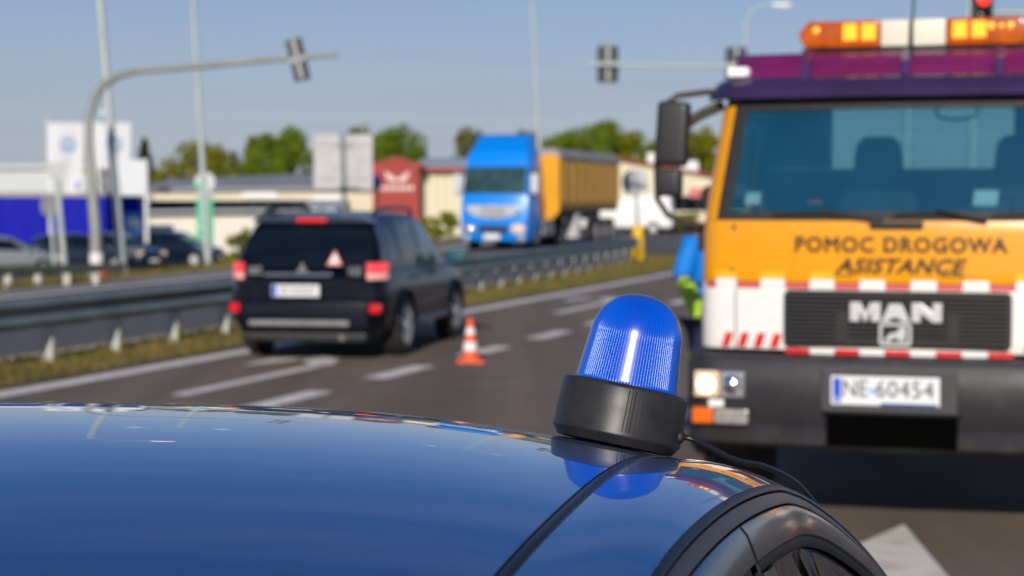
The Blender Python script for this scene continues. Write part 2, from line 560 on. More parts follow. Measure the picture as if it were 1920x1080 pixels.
# junction and the road beyond it
tag(strip('junction', M_ASPH2, lambda u: -8, lambda u: 18.6 + c_opp(u), 57.9, 150, -0.004), kind='structure')
tag(strip('shoulder', M_SHOULDER, lambda u: 18.6 + c_opp(u), lambda u: 19.5 + c_opp(u), -40, 150, -0.006), kind='structure')
tag(strip('median', M_GRASS, lambda u: 9.62 + c_own(u), lambda u: 11.05 + c_rail(u), -40, 58, 0.012), kind='structure')
cp = MB()
rows = []
for i in range(25):
    u = lerp(40, 100, i / 24)
    rows.append([])
    for k in range(13):
        v = 19.5 + c_opp(u) + lerp(8.5, 34, k / 12); q = road(u, v)
        rows[-1].append((q.x, q.y, gz(q.x, q.y) + .012))
cp.grid(rows); tag(cp.build('car_park', M_ASPH2, smooth_ang=60), kind='structure')

def marking(name, f0, f1, u0, u1, label, z=0.005, n=None, cat='road marking', group=None):
    o = strip(name, M_MARK, f0, f1, u0, u1, z, n or max(2, int((u1 - u0) / 1.5)))
    return tag(o, label, cat, group)
marking('edge_line', lambda u: 9.13 + c_own(u), lambda u: 9.40 + c_own(u), -20, 58, 'solid white edge line beside the grassy median')
marking('edge_line', lambda u: 11.12 + c_rail(u), lambda u: 11.36 + c_rail(u), -20, 58, 'pale edge line behind the guardrail posts', cat='road marking')
marking('edge_line', lambda u: 17.9 + c_opp(u), lambda u: 18.2 + c_opp(u), -20, 75, 'pale edge line on the far side of the opposite carriageway')
ds = ground(635, 738)
u_first = ds.x * sin(RD) + ds.y * cos(RD)
for k in range(11):
    u1 = u_first + (k - 1) * 2.75
    lab = {1: 'white lane dash right above the dark car roof edge', 2: 'white lane dash beside the off-roader rear wheel', 3: 'white lane dash behind the traffic cone', 4: 'white lane dash between the traffic cone and the beacon'}.get(k, 'white dash of the broken lane line in the distance')
    marking('lane_dash', lambda u: 6.56 + c_own(u), lambda u: 6.80 + c_own(u), u1 - 1.35, u1 + 0.12,
            lab, n=2, group='dashes of the broken lane line')
for k in range(6):
    marking('lane_dash', lambda u: 3.1, lambda u: 3.3, 14 + 6 * k, 16 + 6 * k, 'white dash of the lane line left of the tow truck', n=2, group='dashes beside the tow truck')
for k in range(7):
    marking('lane_dash', lambda u: 14.9 + c_opp(u), lambda u: 15.05 + c_opp(u), 20 + 9 * k, 23 + 9 * k, 'white lane dash on the opposite carriageway', n=3, group='dashes on the opposite carriageway')
for uu, vv in ((72, 13.5), (72, 9.5), (72, 5.5), (72, 1.5)):
    o = strip('stop_line', M_MARK, lambda u: vv, lambda u: vv + 3.0, uu, uu + 0.5, 0.004, 2)
    tag(o, 'pale stop bar across the junction ahead', 'road marking', 'stop bars at the junction')

def arrow(name, uc, vc, label, turn=False, rz=0.0, s=1.0, head=(1.9, 0.42), stem=2.6):
    """painted lane arrow, tip at (uc, vc) pointing along the road"""
    mb = MB()
    def P(a, b): return road(uc + a * s, vc + b * s, 0.006)
    hl, hw = head
    if not turn:
        mb.add([P(0, 0), P(-hl, hw), P(-hl, -hw)], [(0, 1, 2)])
        mb.add([P(-hl, .08), P(-hl, -.08), P(-hl - stem, -.08), P(-hl - stem, .08)], [(0, 1, 2, 3)])
    else:
        mb.add([P(0, -.1), P(0, .1), P(-4.2, .1), P(-4.2, -.1)], [(0, 1, 2, 3)])
        mb.add([P(-.2, .1), P(.7, .75), P(.45, .1)], [(0, 1, 2)])
        mb.add([P(.45, .1), P(.7, .75), P(.95, .35), P(.75, .1)], [(0, 1, 2, 3)])
        mb.add([P(0, -.1), P(.75, .1), P(-.2, .1)], [(0, 1, 2)])
        mb.add([P(1.15, .3), P(.55, 1.05), P(-.55, .95)], [(0, 1, 2)])
    o = mb.build(name, M_MARK)
    return tag(o, label, 'road marking')
tip = ground(1695, 985)
arrow('lane_arrow', tip.x * sin(RD) + tip.y * cos(RD), -tip.x * cos(RD) + tip.y * sin(RD), 'white arrowhead painted in front of the tow truck', head=(1.9, 0.46))
t2 = ground(640, 684)
arrow('lane_arrow', t2.x * sin(RD) + t2.y * cos(RD), 7.75, 'white turn arrow painted under the rear of the black off-roader', turn=True, s=0.8)
t3 = ground(1105, 563)
arrow('lane_arrow', t3.x * sin(RD) + t3.y * cos(RD), 7.9, 'white turn arrow painted on the lane ahead of the traffic cone', turn=True, s=0.9)

# grass of the median, stuff nobody could count
def tufts(name, label, n, fpos, hmin, hmax, m, w=0.012):
    mb = MB()
    for _ in range(n):
        p = fpos()
        if p is None: continue
        h = random.uniform(hmin, hmax)
        a = random.uniform(0, pi)
        dx, dy = cos(a) * w, sin(a) * w
        lx, ly = random.uniform(-.5, .5) * h, random.uniform(-.5, .5) * h
        mb.v += [(p.x - dx, p.y - dy, p.z), (p.x + dx, p.y + dy, p.z), (p.x + lx, p.y + ly, p.z + h)]
        k = len(mb.v); mb.f.append((k - 3, k - 2, k - 1))
    m_ = bpy.data.meshes.new(name); m_.from_pydata(mb.v, [], mb.f)
    o = obj_from(m_, name); m_.materials.append(m)
    return tag(o, label, 'grass', kind='stuff')
M_BLADE = leaf_mat('grass_blades', (0.13, 0.13, 0.025), (0.26, 0.19, 0.07), 0.25)
def med():
    u = random.uniform(10, 57)
    a, b = 9.6 + c_own(u), 11.05 + c_rail(u)
    v = lerp(a, b, random.random() ** 0.8)
    return road(u, v, 0.01)
tufts('median_grass', 'dry yellow green grass growing along the median', 26000, med, 0.03, 0.11, M_BLADE)
def verge():
    u = random.uniform(22, 60)
    q = road(u, 19.6 + c_opp(u) + random.random() ** 1.5 * 6.5); q.z = gz(q.x, q.y); return q
tufts('verge_grass', 'dry grass on the verge before the parked cars', 16000, verge, 0.04, 0.16, M_BLADE, 0.02)

# ------------------------------------------------------------------ guardrails
def w_beam(path, z0, z1, proud):
    prof = [(0, z0), (.035, lerp(z0, z1, .08)), (.06, lerp(z0, z1, .2)), (.035, lerp(z0, z1, .34)), (.0, lerp(z0, z1, .46)), (.0, lerp(z0, z1, .54)),
            (.035, lerp(z0, z1, .66)), (.06, lerp(z0, z1, .8)), (.035, lerp(z0, z1, .92)), (0, z1)]
    rows = []
    for i, p in enumerate(path):
        a = path[max(i - 1, 0)]; b = path[min(i + 1, len(path) - 1)]
        t = (b - a).normalized(); nrm = Vector((t.y, -t.x, 0)) * proud
        rows.append([p + nrm * (o + .06) + Vector((0, 0, z)) for o, z in prof])
    return rows
gr = empty('guardrail', road(12, 10.55))
tag(gr, 'grey steel guardrail on posts along the grassy median', 'guardrail')
path = [road(u, 10.55 + c_rail(u)) - gr.location for u in [4 + i * 0.8 for i in range(60)]]
b = MB(); b.grid(w_beam(path, 0.40, 0.70, 1.0)); b.build('beam', M_GALVD, gr, smooth_ang=60, solid=0.006)
b = MB(); b.box(-.065, .065, -.03, .03, 0, .62); pm = b.mesh('post', bevel=.006); pm.materials.append(M_POSTG)
u = 17.8 - 1.45 * 8
while u < 51:
    obj_from(pm, 'post', gr, road(u, 10.58 + c_rail(u)) - gr.location, -RD)
    u += 1.45
# shorter rail before the parked cars
g0, g1 = ground(-160, 541), ground(232, 530)
gr2 = empty('guardrail', (g0.x, g0.y, -0.03))
tag(gr2, 'short dark guardrail on the verge before the parked cars', 'guardrail')
n = 14
path = [g0.lerp(g1, i / n) - g0 for i in range(n + 1)]
b = MB(); b.grid(w_beam(path, 0.26, 0.44, 1.0)); b.build('beam', mat('dark_rail', (0.06, 0.07, 0.06), .6, var=.2), gr2, smooth_ang=60, solid=0.006)
for i in range(0, n, 2): obj_from(pm, 'post', gr2, path[i] + Vector((0, 0, -.2)), 0)

# ------------------------------------------------------------------ poles, signals and signs
M_POLE = mat('pole_grey', (0.42, 0.47, 0.46), 0.5, metal=0.1, var=0.08, vscale=1.2)
M_MAST = mat('mast_grey', (0.30, 0.31, 0.28), 0.5, metal=0.15, var=0.1, vscale=1.5)
M_LAMPH = mat('lamp_head', (0.6, 0.62, 0.63), 0.35, metal=0.2, var=0.05)
M_SIG = mat('signal_black', (0.02, 0.025, 0.025), 0.55, var=0.15)
def light_pole(base, top, arms, label, r0=.11, r1=.06, glow=False):
    """base and top are world points; arms = list of (dx, dz) reach"""
    o = empty('street_light', base)
    tag(o, label, 'street light')
    t = top - base
    b = MB(); b.tube([(0, 0, -.05), t * .08, t * .5, t], [r0 * 1.15, r0, lerp(r0, r1, .5), r1], 12); b.build('pole', M_POLE, o, smooth_ang=50)
    b = MB(); b.box(-.18, .18, -.18, .18, -.08, .03); b.build('base_plate', M_MAST, o, bevel=.01)
    for dx, dz in arms:
        e = t + Vector((dx, 0, dz))
        b = MB(); b.tube([t + Vector((0, 0, -.1)), t + Vector((dx * .25, 0, dz * .7)), t + Vector((dx * .6, 0, dz * .95)), e], .04, 8)
        b.build('arm', M_POLE, o, smooth_ang=50)
        s = 1 if dx > 0 else -1
        b = MB()
        b.prism([(0, -.05), (.12 * s, -.09), (.75 * s, -.05), (.8 * s, .0), (.6 * s, .07), (.1 * s, .06)], -.14, .14, 'y', Matrix.Translation(e))
        h = b.build('lamp_head', M_LAMPH, o, bevel=.02)
        b = MB(); b.box(min(.15*s, .65*s), max(.15*s, .65*s), -.1, .1, -.115, -.07, Matrix.Translation(e))
        b.build('lens', M_WHITE, h, bevel=.01)
    return o
p0 = ground(230, 515, -.03)
light_pole(p0, at(163, -290, p0.y), [(1.6, .35)], 'tall pale street light pole beside the curved signal mast')
light_pole(Vector((at(391, 470, 74).x, 74, gz(at(391, 470, 74).x, 74))), at(356, -95, 74), [(-1.5, .1), (1.5, .1)], 'twin arm street light pole behind the green price totem', .13, .08)
light_pole(Vector((at(1018, 430, 112).x, 112, -.03)), at(991, -130, 112), [(-2.0, .4), (2.0, .4)], 'distant street light pole rising behind the blue truck', .13, .08)
pb = Vector((at(1396, 430, 70).x, 70, -.03))
light_pole(pb, at(1398, 40, 70), [(.9, .6)], 'street light with short arm rising behind the tow truck roof', .09, .05)
pb = Vector((at(176, 470, 95).x, 95, gz(at(176, 470, 95).x, 95)))
light_pole(pb, at(174, 212, 95), [(.32, .05)], 'small distant lamp behind the curved signal mast', .06, .05)

def signal_head(parent, c, w, h, back, lit=None, name='signal_head', lean=0.0, M=None, n=3):
    """three-lamp head centred at c (parent space); back=True shows its rear"""
    T = Matrix.Translation(c) @ Matrix.Rotation(lean, 4, 'Y')
    b = MB(); b.box(-w/2, w/2, -.1, .1, -h/2, h/2, T)
    hd = b.build(name, M_SIG, parent, bevel=.03)
    s = -1
    for k in range(n):
        z = h/2 - h * (k + .5) / n
        r = min(w * .36, h / n * .42)
        y0 = .1 if back else -.1
        b = MB()
        prof = [(r * 1.08, 0), (r * 1.12, .06), (r * 1.12, .16), (r * 1.05, .16), (r * 1.05, .02)]
        Mx = T @ Matrix.Translation((0, y0, z)) @ Matrix.Rotation(R(90) if not back else R(-90), 4, 'X')
        b.lathe(prof, 18, 'z', Mx)
        b.build('visor', M_SIG, hd, smooth_ang=40)
        if not back:
            col = {0: (.75, .02, .01), 1: (.12, .06, .0), 2: (.0, .08, .04)}[k]
            ml = mat('lens_lit_red', (.8, .02, .01), .3, emit=(1, .03, .015), estr=2.2, var=.05) if lit == k else mat('lens_%d' % k, tuple(c_ * .12 for c_ in col), .25, var=.1)
            b = MB(); b.lathe([(r, 0), (r * .9, .02), (r * .5, .04), (.01, .045)], 18, 'z', Mx)
            b.build('lens', ml, hd, smooth_ang=60)
    if back:
        mb = mat('bracket_grey', (.33, .34, .34), .5, metal=.2, var=.1)
        b = MB(); b.box(-.035, .035, -.15, -.1, -h*.48, h*.48, T); b.box(-w*.5, w*.5, -.15, -.103, -.05, .05, T)
        b.build('bracket', mb, hd, bevel=.008)
    return hd

# curved mast over the opposite carriageway
bm_ = ground(181, 520, -.03)
mast = empty('signal_mast', bm_)
tag(mast, 'curved grey signal mast arching over the opposite carriageway', 'signal mast')
Ym = bm_.y
def mp(px, py, L): return at(px, py, Ym - .294 * L) - bm_
mpts = [Vector((0, 0, -.02)), mp(179, 430, 0), mp(171, 330, 0), mp(166, 255, 0), mp(168, 215, .0), mp(178, 182, .1), mp(196, 158, .3), mp(222, 141, .7), mp(262, 132, 1.2), mp(330, 128, 2.0), mp(440, 118, 3.3), mp(545, 109, 4.6), mp(632, 103, 5.7)]
b = MB(); b.tube(mpts, [.14, .13, .12, .1, .095, .09, .09, .085, .08, .075, .07, .06, .045], 12); b.build('pole', M_MAST, mast, smooth_ang=60)
b = MB(); b.lathe([(.2, -.03), (.2, .05), (.16, .12), (.15, .3)], 14); b.build('base', M_MAST, mast, smooth_ang=40)
b = MB(); b.lathe([(.152, .3), (.152, .55)], 14); b.build('white_band', M_WHITE, mast)
b = MB(); b.lathe([(.156, .0), (.156, .28)], 14, M=Matrix.Translation((.1, -.05, .0))); b.build('red_band', mat('band_red', (.6, .08, .06), .5, var=.1), mast)
sh = signal_head(mast, mp(559, 112, 4.75), .34, .92, True, lean=R(-13))
sh['label'] = 'dark signal head seen from behind on the mast arm'
signal_head(mast, mp(183, 342, 0) + Vector((.16, -.1, 0)), .17, .62, True, lean=R(-3))

# mast carrying the two heads seen from behind, reaching in from behind the tow truck
far = Vector((at(1700, 430, 44).x, 44, -.03))
mast2 = empty('signal_mast', far)
tag(mast2, 'slim signal mast with two rear facing heads above the tow truck', 'signal mast')
e0 = at(1098, 121, 46) - far; e1 = at(1350, 124, 45.2) - far; e2 = at(1700, 130, 44) - far
b = MB(); b.tube([(0, 0, -.02), Vector((0, 0, e2.z - .8)), e2 + Vector((-.2, 0, -.15)), e2 + Vector((-.9, .1, 0)), e1, e0], [.12, .1, .09, .08, .05, .035], 10); b.build('pole', M_POLE, mast2, smooth_ang=60)
signal_head(mast2, at(1140, 120, 46) + Vector((0, .1, 0)) - far, .5, .86, True)
signal_head(mast2, at(1381, 122, 45.2) + Vector((0, .1, 0)) - far, .48, .84, True)

# lit signal facing us above the light bar
ps = Vector((at(1830, 430, 31).x, 31, -.0))
mast3 = empty('traffic_signal', ps)
tag(mast3, 'traffic signal showing red above the amber light bar', 'traffic signal')
topz = at(1838, -60, 31).z
b = MB(); b.tube([(0, .14, 0), (-.05, .14, topz)], [.09, .07], 10); b.build('pole', M_POLE, mast3, smooth_ang=50)
b = MB(); b.tube([(0, .14, at(0, 22, 31).z), (3.0, .3, at(0, 22, 31).z)], .04, 8); b.build('arm', M_POLE, mast3, smooth_ang=50)
h3 = signal_head(mast3, at(1839, 32, 31) - ps, .36, .82, False, lit=0)
b = MB(); b.box(-.02, .0, -.02, .02, -.42, .42, Matrix.Translation(at(1818, 32, 31) - ps)); b.build('edge_strip', M_WHITE, h3)

# large board seen from behind
def sign(name, base, label, build):
    o = empty(name, base); tag(o, label, 'sign'); build(o); return o
sb = Vector((at(648, 470, 66).x, 66, -.03))
def big(o):
    T = Matrix.Translation(-Vector(o.location))
    c0, c1 = at(588, 252, 66), at(699, 356, 66)
    w = (c1.x - c0.x) / 2; cx = (c0.x + c1.x) / 2 - o.location.x
    b = MB(); b.box(cx - w, cx + w, -.03, 0, c1.z + .03, c0.z + .03); b.build('board', M_SIGNB, o, bevel=.01)
    b = MB(); b.tube([(0, -.12, 0), (-.08, -.12, c0.z + .05)], [.09, .08], 10); b.build('post', M_GALV, o, smooth_ang=50)
    for z in (c1.z + .45, c0.z - .3):
        b = MB(); b.box(cx - w * .92, cx + w * .92, -.07, -.03, z - .04, z + .04); b.build('rail', M_SIGNB, o, bevel=.005)
    b = MB(); b.box(-.3, .25, -.13, -.071, c0.z - .36, c0.z - .26); b.build('clamp', M_GALV, o, bevel=.005)
sign('direction_board', sb, 'large grey direction board seen from behind near the red gabled shop', big)
# blue round sign edge beside the board
pb = Vector((at(707, 470, 70).x, 70, -.03))
def bluer(o):
    T = Matrix.Translation(at(707, 343, 70) - Vector(o.location))
    b = MB(); b.lathe([(.01, -.015), (.3, -.015), (.3, .015), (.01, .015)], 24, 'y', T @ Matrix.Rotation(R(66), 4, 'Z')); b.build('disc', mat('sign_blue', (.01, .07, .45), .4, var=.05), o, smooth_ang=40)
    b = MB(); b.tube([(0, .06, 0), (0, .06, at(0, 330, 70).z)], .035, 8); b.build('post', M_GALV, o, smooth_ang=50)
sign('round_sign', pb, 'blue round sign turned edge on beside the big grey board', bluer)

# yellow bollard with round sign back on the median nose
yb = ground(1196, 490, 0.01)
def roundback(o):
    c = at(1191, 342, yb.y) - yb
    b = MB(); b.lathe([(.01, -.012), (.375, -.012), (.375, .012), (.01, .012)], 32, 'y', Matrix.Translation(c)); b.build('disc', M_SIGNB, o, smooth_ang=40)
    b = MB(); b.tube([(.0, .0, .8), (c.x * .6, -.04, c.z * .8), (c.x, -.045, c.z + .3)], .04, 10); b.build('post', M_GALV, o, smooth_ang=50)
    b = MB(); b.box(c.x - .2, c.x + .2, -.05, -.02, c.z - .03, c.z + .03); b.build('clamp', M_GALV, o, bevel=.005)
    b = MB(); b.lathe([(.02, 0), (.17, 0), (.175, .05), (.165, .5), (.155, .95), (.14, 1.0), (.02, 1.02)], 20); b.build('bollard', mat('bollard_yellow', (.78, .45, .005), .45, var=.06), o, smooth_ang=40)
    b = MB(); b.lathe([(.02, -.01), (.21, -.01), (.2, .04), (.02, .05)], 20); b.build('foot', M_BLACK, o, smooth_ang=40)
sign('keep_side_sign', yb, 'yellow bollard carrying a round sign seen from behind at the end of the guardrail', roundback)

# give way sign (back) and round sign (back) before the blue banner
gb = ground(122, 523, -.03)
def yieldback(o):
    c = at(104, 322, gb.y) - gb
    b = MB(); b.prism([(-.27, .2), (.27, .2), (0, -.34)], -.012, .012, 'y', Matrix.Translation(c)); b.build('plate', M_SIGNB, o, bevel=.003)
    b = MB(); b.tube([(0, .05, 0), (c.x * .5, .05, c.z * .5), (c.x, .05, c.z + .1)], .07, 10); b.build('post', M_POLE, o, smooth_ang=50)
sign('give_way_sign', gb, 'triangular give way sign seen from behind on a leaning post', yieldback)
gb2 = Vector((at(101, 470, 50).x, 50, -.03))
def round2(o):
    c = at(93, 386, 50) - gb2
    b = MB(); b.lathe([(.01, -.012), (.3, -.012), (.3, .012), (.01, .012)], 28, 'y', Matrix.Translation(c) @ Matrix.Rotation(R(55), 4, 'Z')); b.build('disc', M_SIGNB, o, smooth_ang=40)
    b = MB(); b.tube([(0, .05, 0), (c.x, .05, c.z + .25)], .05, 10); b.build('post', M_POLE, o, smooth_ang=50)
sign('round_sign', gb2, 'small round sign seen from behind against the blue banner', round2)

# ------------------------------------------------------------------ dealership: building, banner, flags, totem
YD = 68.0
M_PALE = mat('pale_cladding', (.52, .55, .55), .5, var=.05, vscale=.5)
db = Vector((at(-120, 460, 108).x, 108, -.03))
bd = empty('showroom', db); tag(bd, 'pale flat roofed showroom behind the blue banner', 'building')
x0 = at(-420, 0, 108).x - db.x; x1 = at(175, 0, 108).x - db.x
zt = at(0, 308, 108).z
b = MB(); b.box(x0, x1, 0, 14, -1.2, zt - .25); b.build('wall', M_PALE, bd)
b = MB(); b.box(x0 - .2, x1 + .2, -.3, 14.2, zt - .248, zt); b.build('roof', mat('roof_edge', (.5, .53, .53), .5, var=.05), bd, bevel=.03)
b = MB(); b.box(x0, x1, -.06, -.01, at(0, 366, 108).z, at(0, 358, 108).z); b.build('canopy_edge', mat('rail_brown', (.3, .27, .24), .5, var=.1), bd)
# blue curtain-sided trailer parked before it
M_BANNER = mat('curtain_blue', (.001, .004, .34), .6, var=.06, vscale=.6, spec=.2)
YT = 92.0
fb = Vector((at(0, 460, YT).x, YT, gz(at(0, 460, YT).x, YT)))
fn = empty('curtain_trailer', fb); tag(fn, 'long deep blue curtain sided trailer parked behind the dark cars', 'trailer')
fx0 = at(-270, 0, YT).x - fb.x; fx1 = at(258, 0, YT).x - fb.x
ztop = at(0, 369, YT).z - fb.z
npan = 6
for k in range(npan):
    a, c_ = lerp(fx0, fx1, k / npan), lerp(fx0, fx1, (k + 1) / npan)
    rows = []
    for i in range(3):
        rows.append([(lerp(a, c_ - .02, j / 8), .03 * sin(j * 1.6 + k) * (1 - abs(i - 1)), lerp(.75, ztop, i / 2)) for j in range(9)])
    b = MB(); b.grid(rows); b.build('curtain', M_BANNER, fn, solid=.004)
b = MB(); b.box(fx0, fx1, .08, 2.5, .7, ztop - .02); b.build('box_body', M_BANNER, fn)
b = MB(); b.box(fx0, fx1, -.04, 2.55, ztop, ztop + .12); b.build('top_rail', mat('rail_brown', (.3, .27, .24), .5, var=.1), fn)
b = MB(); b.box(fx0, fx1, .0, 2.5, .5, .69); b.build('chassis', M_BLACK, fn)
trw = MB(); trw.lathe([(.25, -.15), (.42, -.18), (.46, -.1), (.46, .1), (.42, .18), (.25, .15)], 24, 'y'); trm = trw.mesh('wheel', 40); trm.materials.append(M_TYRE)
for k in range(3): obj_from(trm, 'wheel', fn, (fx0 + 2.4 + 1.3 * k, .25, .46))
for k in range(2): obj_from(trm, 'wheel', fn, (fx1 - 3.0 + 1.2 * k, .25, .46))
b = MB(); b.box(fx1 - .7, fx1 - .02, -.05, -.035, .95, ztop - .75); s1 = b.build('sky_blue_patch', mat('banner_sky', (.02, .28, .75), .5, var=.05), fn, bevel=.003)
b = MB(); b.lathe([(.01, -.07), (.27, -.07), (.27, -.055), (.01, -.055)], 20, 'y', Matrix.Translation((fx1 - .3, 0, ztop * .58))); b.build('white_roundel', M_WHITE, s1)

M_FLAGW = mat('flag_cloth', (.64, .65, .66), .8, var=.04, vscale=1.0)
M_LOGO = mat('flag_logo', (.26, .38, .58), .8, var=.05)
def flag(px, lean, label, Y):
    base = Vector((at(px, 460, Y).x, Y, -.03))
    o = empty('dealer_flag', base); tag(o, label, 'flag', 'white dealer flags')
    zt_, zb_ = at(0, 232, Y).z + .03, at(0, 362, Y).z + .03
    wd = 66 / F * Y
    b = MB(); b.tube([(0, 0, gz(base.x, base.y) + .03), (-.05, 0, zt_ + .25)], [.05, .035], 8); b.build('pole', M_WHITE, o, smooth_ang=50)
    b = MB(); b.tube([(-.05, 0, zt_ + .03), (wd + .02, 0, zt_ + .03)], .02, 6); b.build('arm', M_WHITE, o)
    def fp(a, t): return Vector((a * wd * (1 - .16 * t * t), -.05 - .14 * sin(a * 5 + t * 1.5) * (.4 + t), lerp(zt_, zb_, t)))
    b = MB(); b.grid([[fp(i / 10, j / 12) for i in range(11)] for j in range(13)])
    fl = b.build('cloth', M_FLAGW, o, smooth_ang=80, solid=.006)
    # round emblem: ring with stacked V and W
    cx, cz, rr = .55, .3, .36
    hgt = zt_ - zb_
    def lp(dx, dz): 
        p = fp(cx + dx / wd, cz - dz / hgt); return p + Vector((0, -.02, 0))
    b = MB()
    ring = []
    for q in range(29):
        a = 2 * pi * q / 28
        ring.append([lp(rr * cos(a), rr * sin(a)), lp(rr * .78 * cos(a), rr * .78 * sin(a))])
    b.grid(ring)
    def stroke(a, c_, w=.045):
        d = Vector((c_[0] - a[0], c_[1] - a[1])).normalized(); nx, nz = -d.y * w, d.x * w
        b.grid([[lp(a[0] + nx, a[1] + nz), lp(a[0] - nx, a[1] - nz)], [lp(c_[0] + nx, c_[1] + nz), lp(c_[0] - nx, c_[1] - nz)]])
    stroke((-0.120, 0.279), (0.000, 0.040)); stroke((0.120, 0.279), (0.000, 0.040))
    stroke((-0.253, 0.106), (-0.106, -0.253)); stroke((-0.106, -0.253), (0.000, -0.013)); stroke((0.000, -0.013), (0.106, -0.253)); stroke((0.106, -0.253), (0.253, 0.106))
    b.build('emblem', M_LOGO, fl, solid=.004)
    b = MB()
    b.grid([[fp(.86 + i * .035, .84 + j * .03) + Vector((0, -.022, 0)) for i in range(4)] for j in range(4)])
    b.build('blue_mark', mat('mark_blue', (.02, .07, .5), .7, var=.05), fl, solid=.004)
    return o
flag(94, 0, 'white dealer flag with round blue emblem behind the give way sign', 84)
flag(181, 0, 'white dealer flag with round blue emblem behind the tall pale pole', 85)
# white totem
tb = Vector((at(262, 460, 81).x, 81, -.03))
tt = empty('dealer_totem', tb); tag(tt, 'white dealership totem with small blue marks beside the flags', 'sign')
w0, w1 = at(210, 0, 81).x - tb.x, at(274, 0, 81).x - tb.x
zt = at(0, 300, 81).z + .03
b = MB(); b.box(w0, w1, -.2, .2, at(0, 366, 81).z, zt); b.build('panel', mat('totem_white', (.6, .63, .66), .4, var=.03), tt, bevel=.04)
b = MB(); b.box(w1 - .12, w1 + .03, -.18, .18, -1.1, zt + .03); b.build('edge_post', mat('totem_edge', (.66, .67, .68), .4, var=.03), tt, bevel=.02)
for k in range(3):
    zz = at(0, 343 - 14 * k, 81).z
    b = MB(); b.box(w0 + .52, w0 + .8 - .05 * k, -.165, -.155, zz - .06, zz + .06); b.build('blue_mark', MATS['mark_blue'], tt, bevel=.004)
# green price totem
gp = Vector((at(385, 470, 84).x, 84, -.03))
pt = empty('price_totem', gp); tag(pt, 'green fuel price totem with pale digits before the long building', 'sign')
M_GREEN = mat('totem_green', (.03, .45, .24), .4, var=.06)
za, zb_ = at(0, 460, 84).z + .03, at(0, 372, 84).z + .03
b = MB(); b.box(-.34, .34, -.1, .1, -1.1, zb_); pg = b.build('panel', M_GREEN, pt, bevel=.02)
b = MB(); b.box(-.29, .31, -.09, .09, zb_ + .003, zb_ + .42); b.build('header', mat('totem_grey', (.42, .42, .44), .4, var=.06), pt, bevel=.02)
b = MB(); b.box(-.31, .16, -.1, .1, zb_ + .423, zb_ + .68, Matrix.Rotation(R(-4), 4, 'Y')); b.build('crest', M_GREEN, pt, bevel=.05)
b = MB(); b.lathe([(.01, -.02), (.44, -.02), (.44, .02), (.01, .02)], 24, 'y', Matrix.Translation((-.02, .15, zb_ + .72))); b.build('halo', mat('totem_pale', (.55, .57, .6), .4, var=.06), pt, smooth_ang=40)
for k in range(4):
    z_ = lerp(za + .25, zb_ - .2, k / 3)
    b = MB(); b.box(-.2, .2, -.113, -.103, z_ - .09, z_ + .09); b.build('digit_panel', mat('digit_pale', (.45, .62, .5), .4, var=.2, vscale=9), pg, bevel=.01)

# ------------------------------------------------------------------ long buildings behind the junction
M_CREAM = mat('cream_render', (.66, .58, .44), .8, var=.06, vscale=.4)
M_CREAM2 = mat('cream_panel', (.70, .64, .46), .7, var=.05, vscale=.4)
M_ROOFG = mat('grey_roofing', (.27, .27, .28), .7, var=.1, vscale=.3)
M_ROOFL = mat('light_sheet_roof', (.42, .46, .47), .5, var=.06, vscale=.3)
M_REDW = mat('red_facade', (.34, .045, .035), .7, var=.08, vscale=.5)
M_REDR = mat('red_roof', (.30, .06, .05), .7, var=.1, vscale=.4)
def boxwall(o, name, x0, x1, y0, y1, z0, z1, m, bevel=0.0):
    b = MB(); b.box(x0, x1, y0, y1, z0, z1); return b.build(name, m, o, bevel=bevel)
YB = 105.0
def X(px, Y=YB): return at(px, 400, Y).x
def Z(py, Y=YB): return at(0, py, Y).z
o = empty('warehouse', (X(300), YB, -.03)); tag(o, 'long cream warehouse with sloping grey roof behind the price totem', 'building')
ox = X(300)
a, c_ = X(262) - ox, X(705) - ox
boxwall(o, 'wall', a, c_, 0, 22, -1.2, Z(352), M_CREAM)
b = MB()
b.add([(a - .3, -.4, Z(352)), (c_ + .3, -.4, Z(350)), (c_ + .3, 12, Z(312)), (a - .3, 12, Z(330)), (a - .3, -.4, Z(352) - .15), (c_ + .3, -.4, Z(350) - .15), (c_ + .3, 12, Z(312) - .15), (a - .3, 12, Z(330) - .15)],
      [(0, 1, 2, 3), (7, 6, 5, 4), (0, 4, 5, 1), (1, 5, 6, 2), (2, 6, 7, 3), (3, 7, 4, 0)])
b.build('roof', M_ROOFG, o)
b = MB()
rows = [[(a - .5, -7, Z(394)), (c_ - 1.5, -7, Z(388))], [(a - .5, -.05, Z(376)), (c_ - 1.5, -.05, Z(372))]]
b.grid(rows); b.build('canopy_roof', M_ROOFL, o, solid=.12)
boxwall(o, 'annex_wall', a, c_ - 2, -6.4, -.02, -1.2, Z(397), mat('annex_white', (.72, .68, .6), .8, var=.05, vscale=.5))
for k in range(12):
    xx = lerp(a + .8, c_ - 4, k / 11)
    w_ = boxwall(o, 'window', xx, xx + .9, -6.44, -6.39, .9, 1.7, M_DARKG, .01)
boxwall(o, 'sign_strip', X(455) - ox, X(520) - ox, -.12, -.03, Z(370), Z(358), M_WHITE, .02)
boxwall(o, 'sign_strip', X(590) - ox, X(640) - ox, -.12, -.03, Z(383), Z(366), M_WHITE, .02)
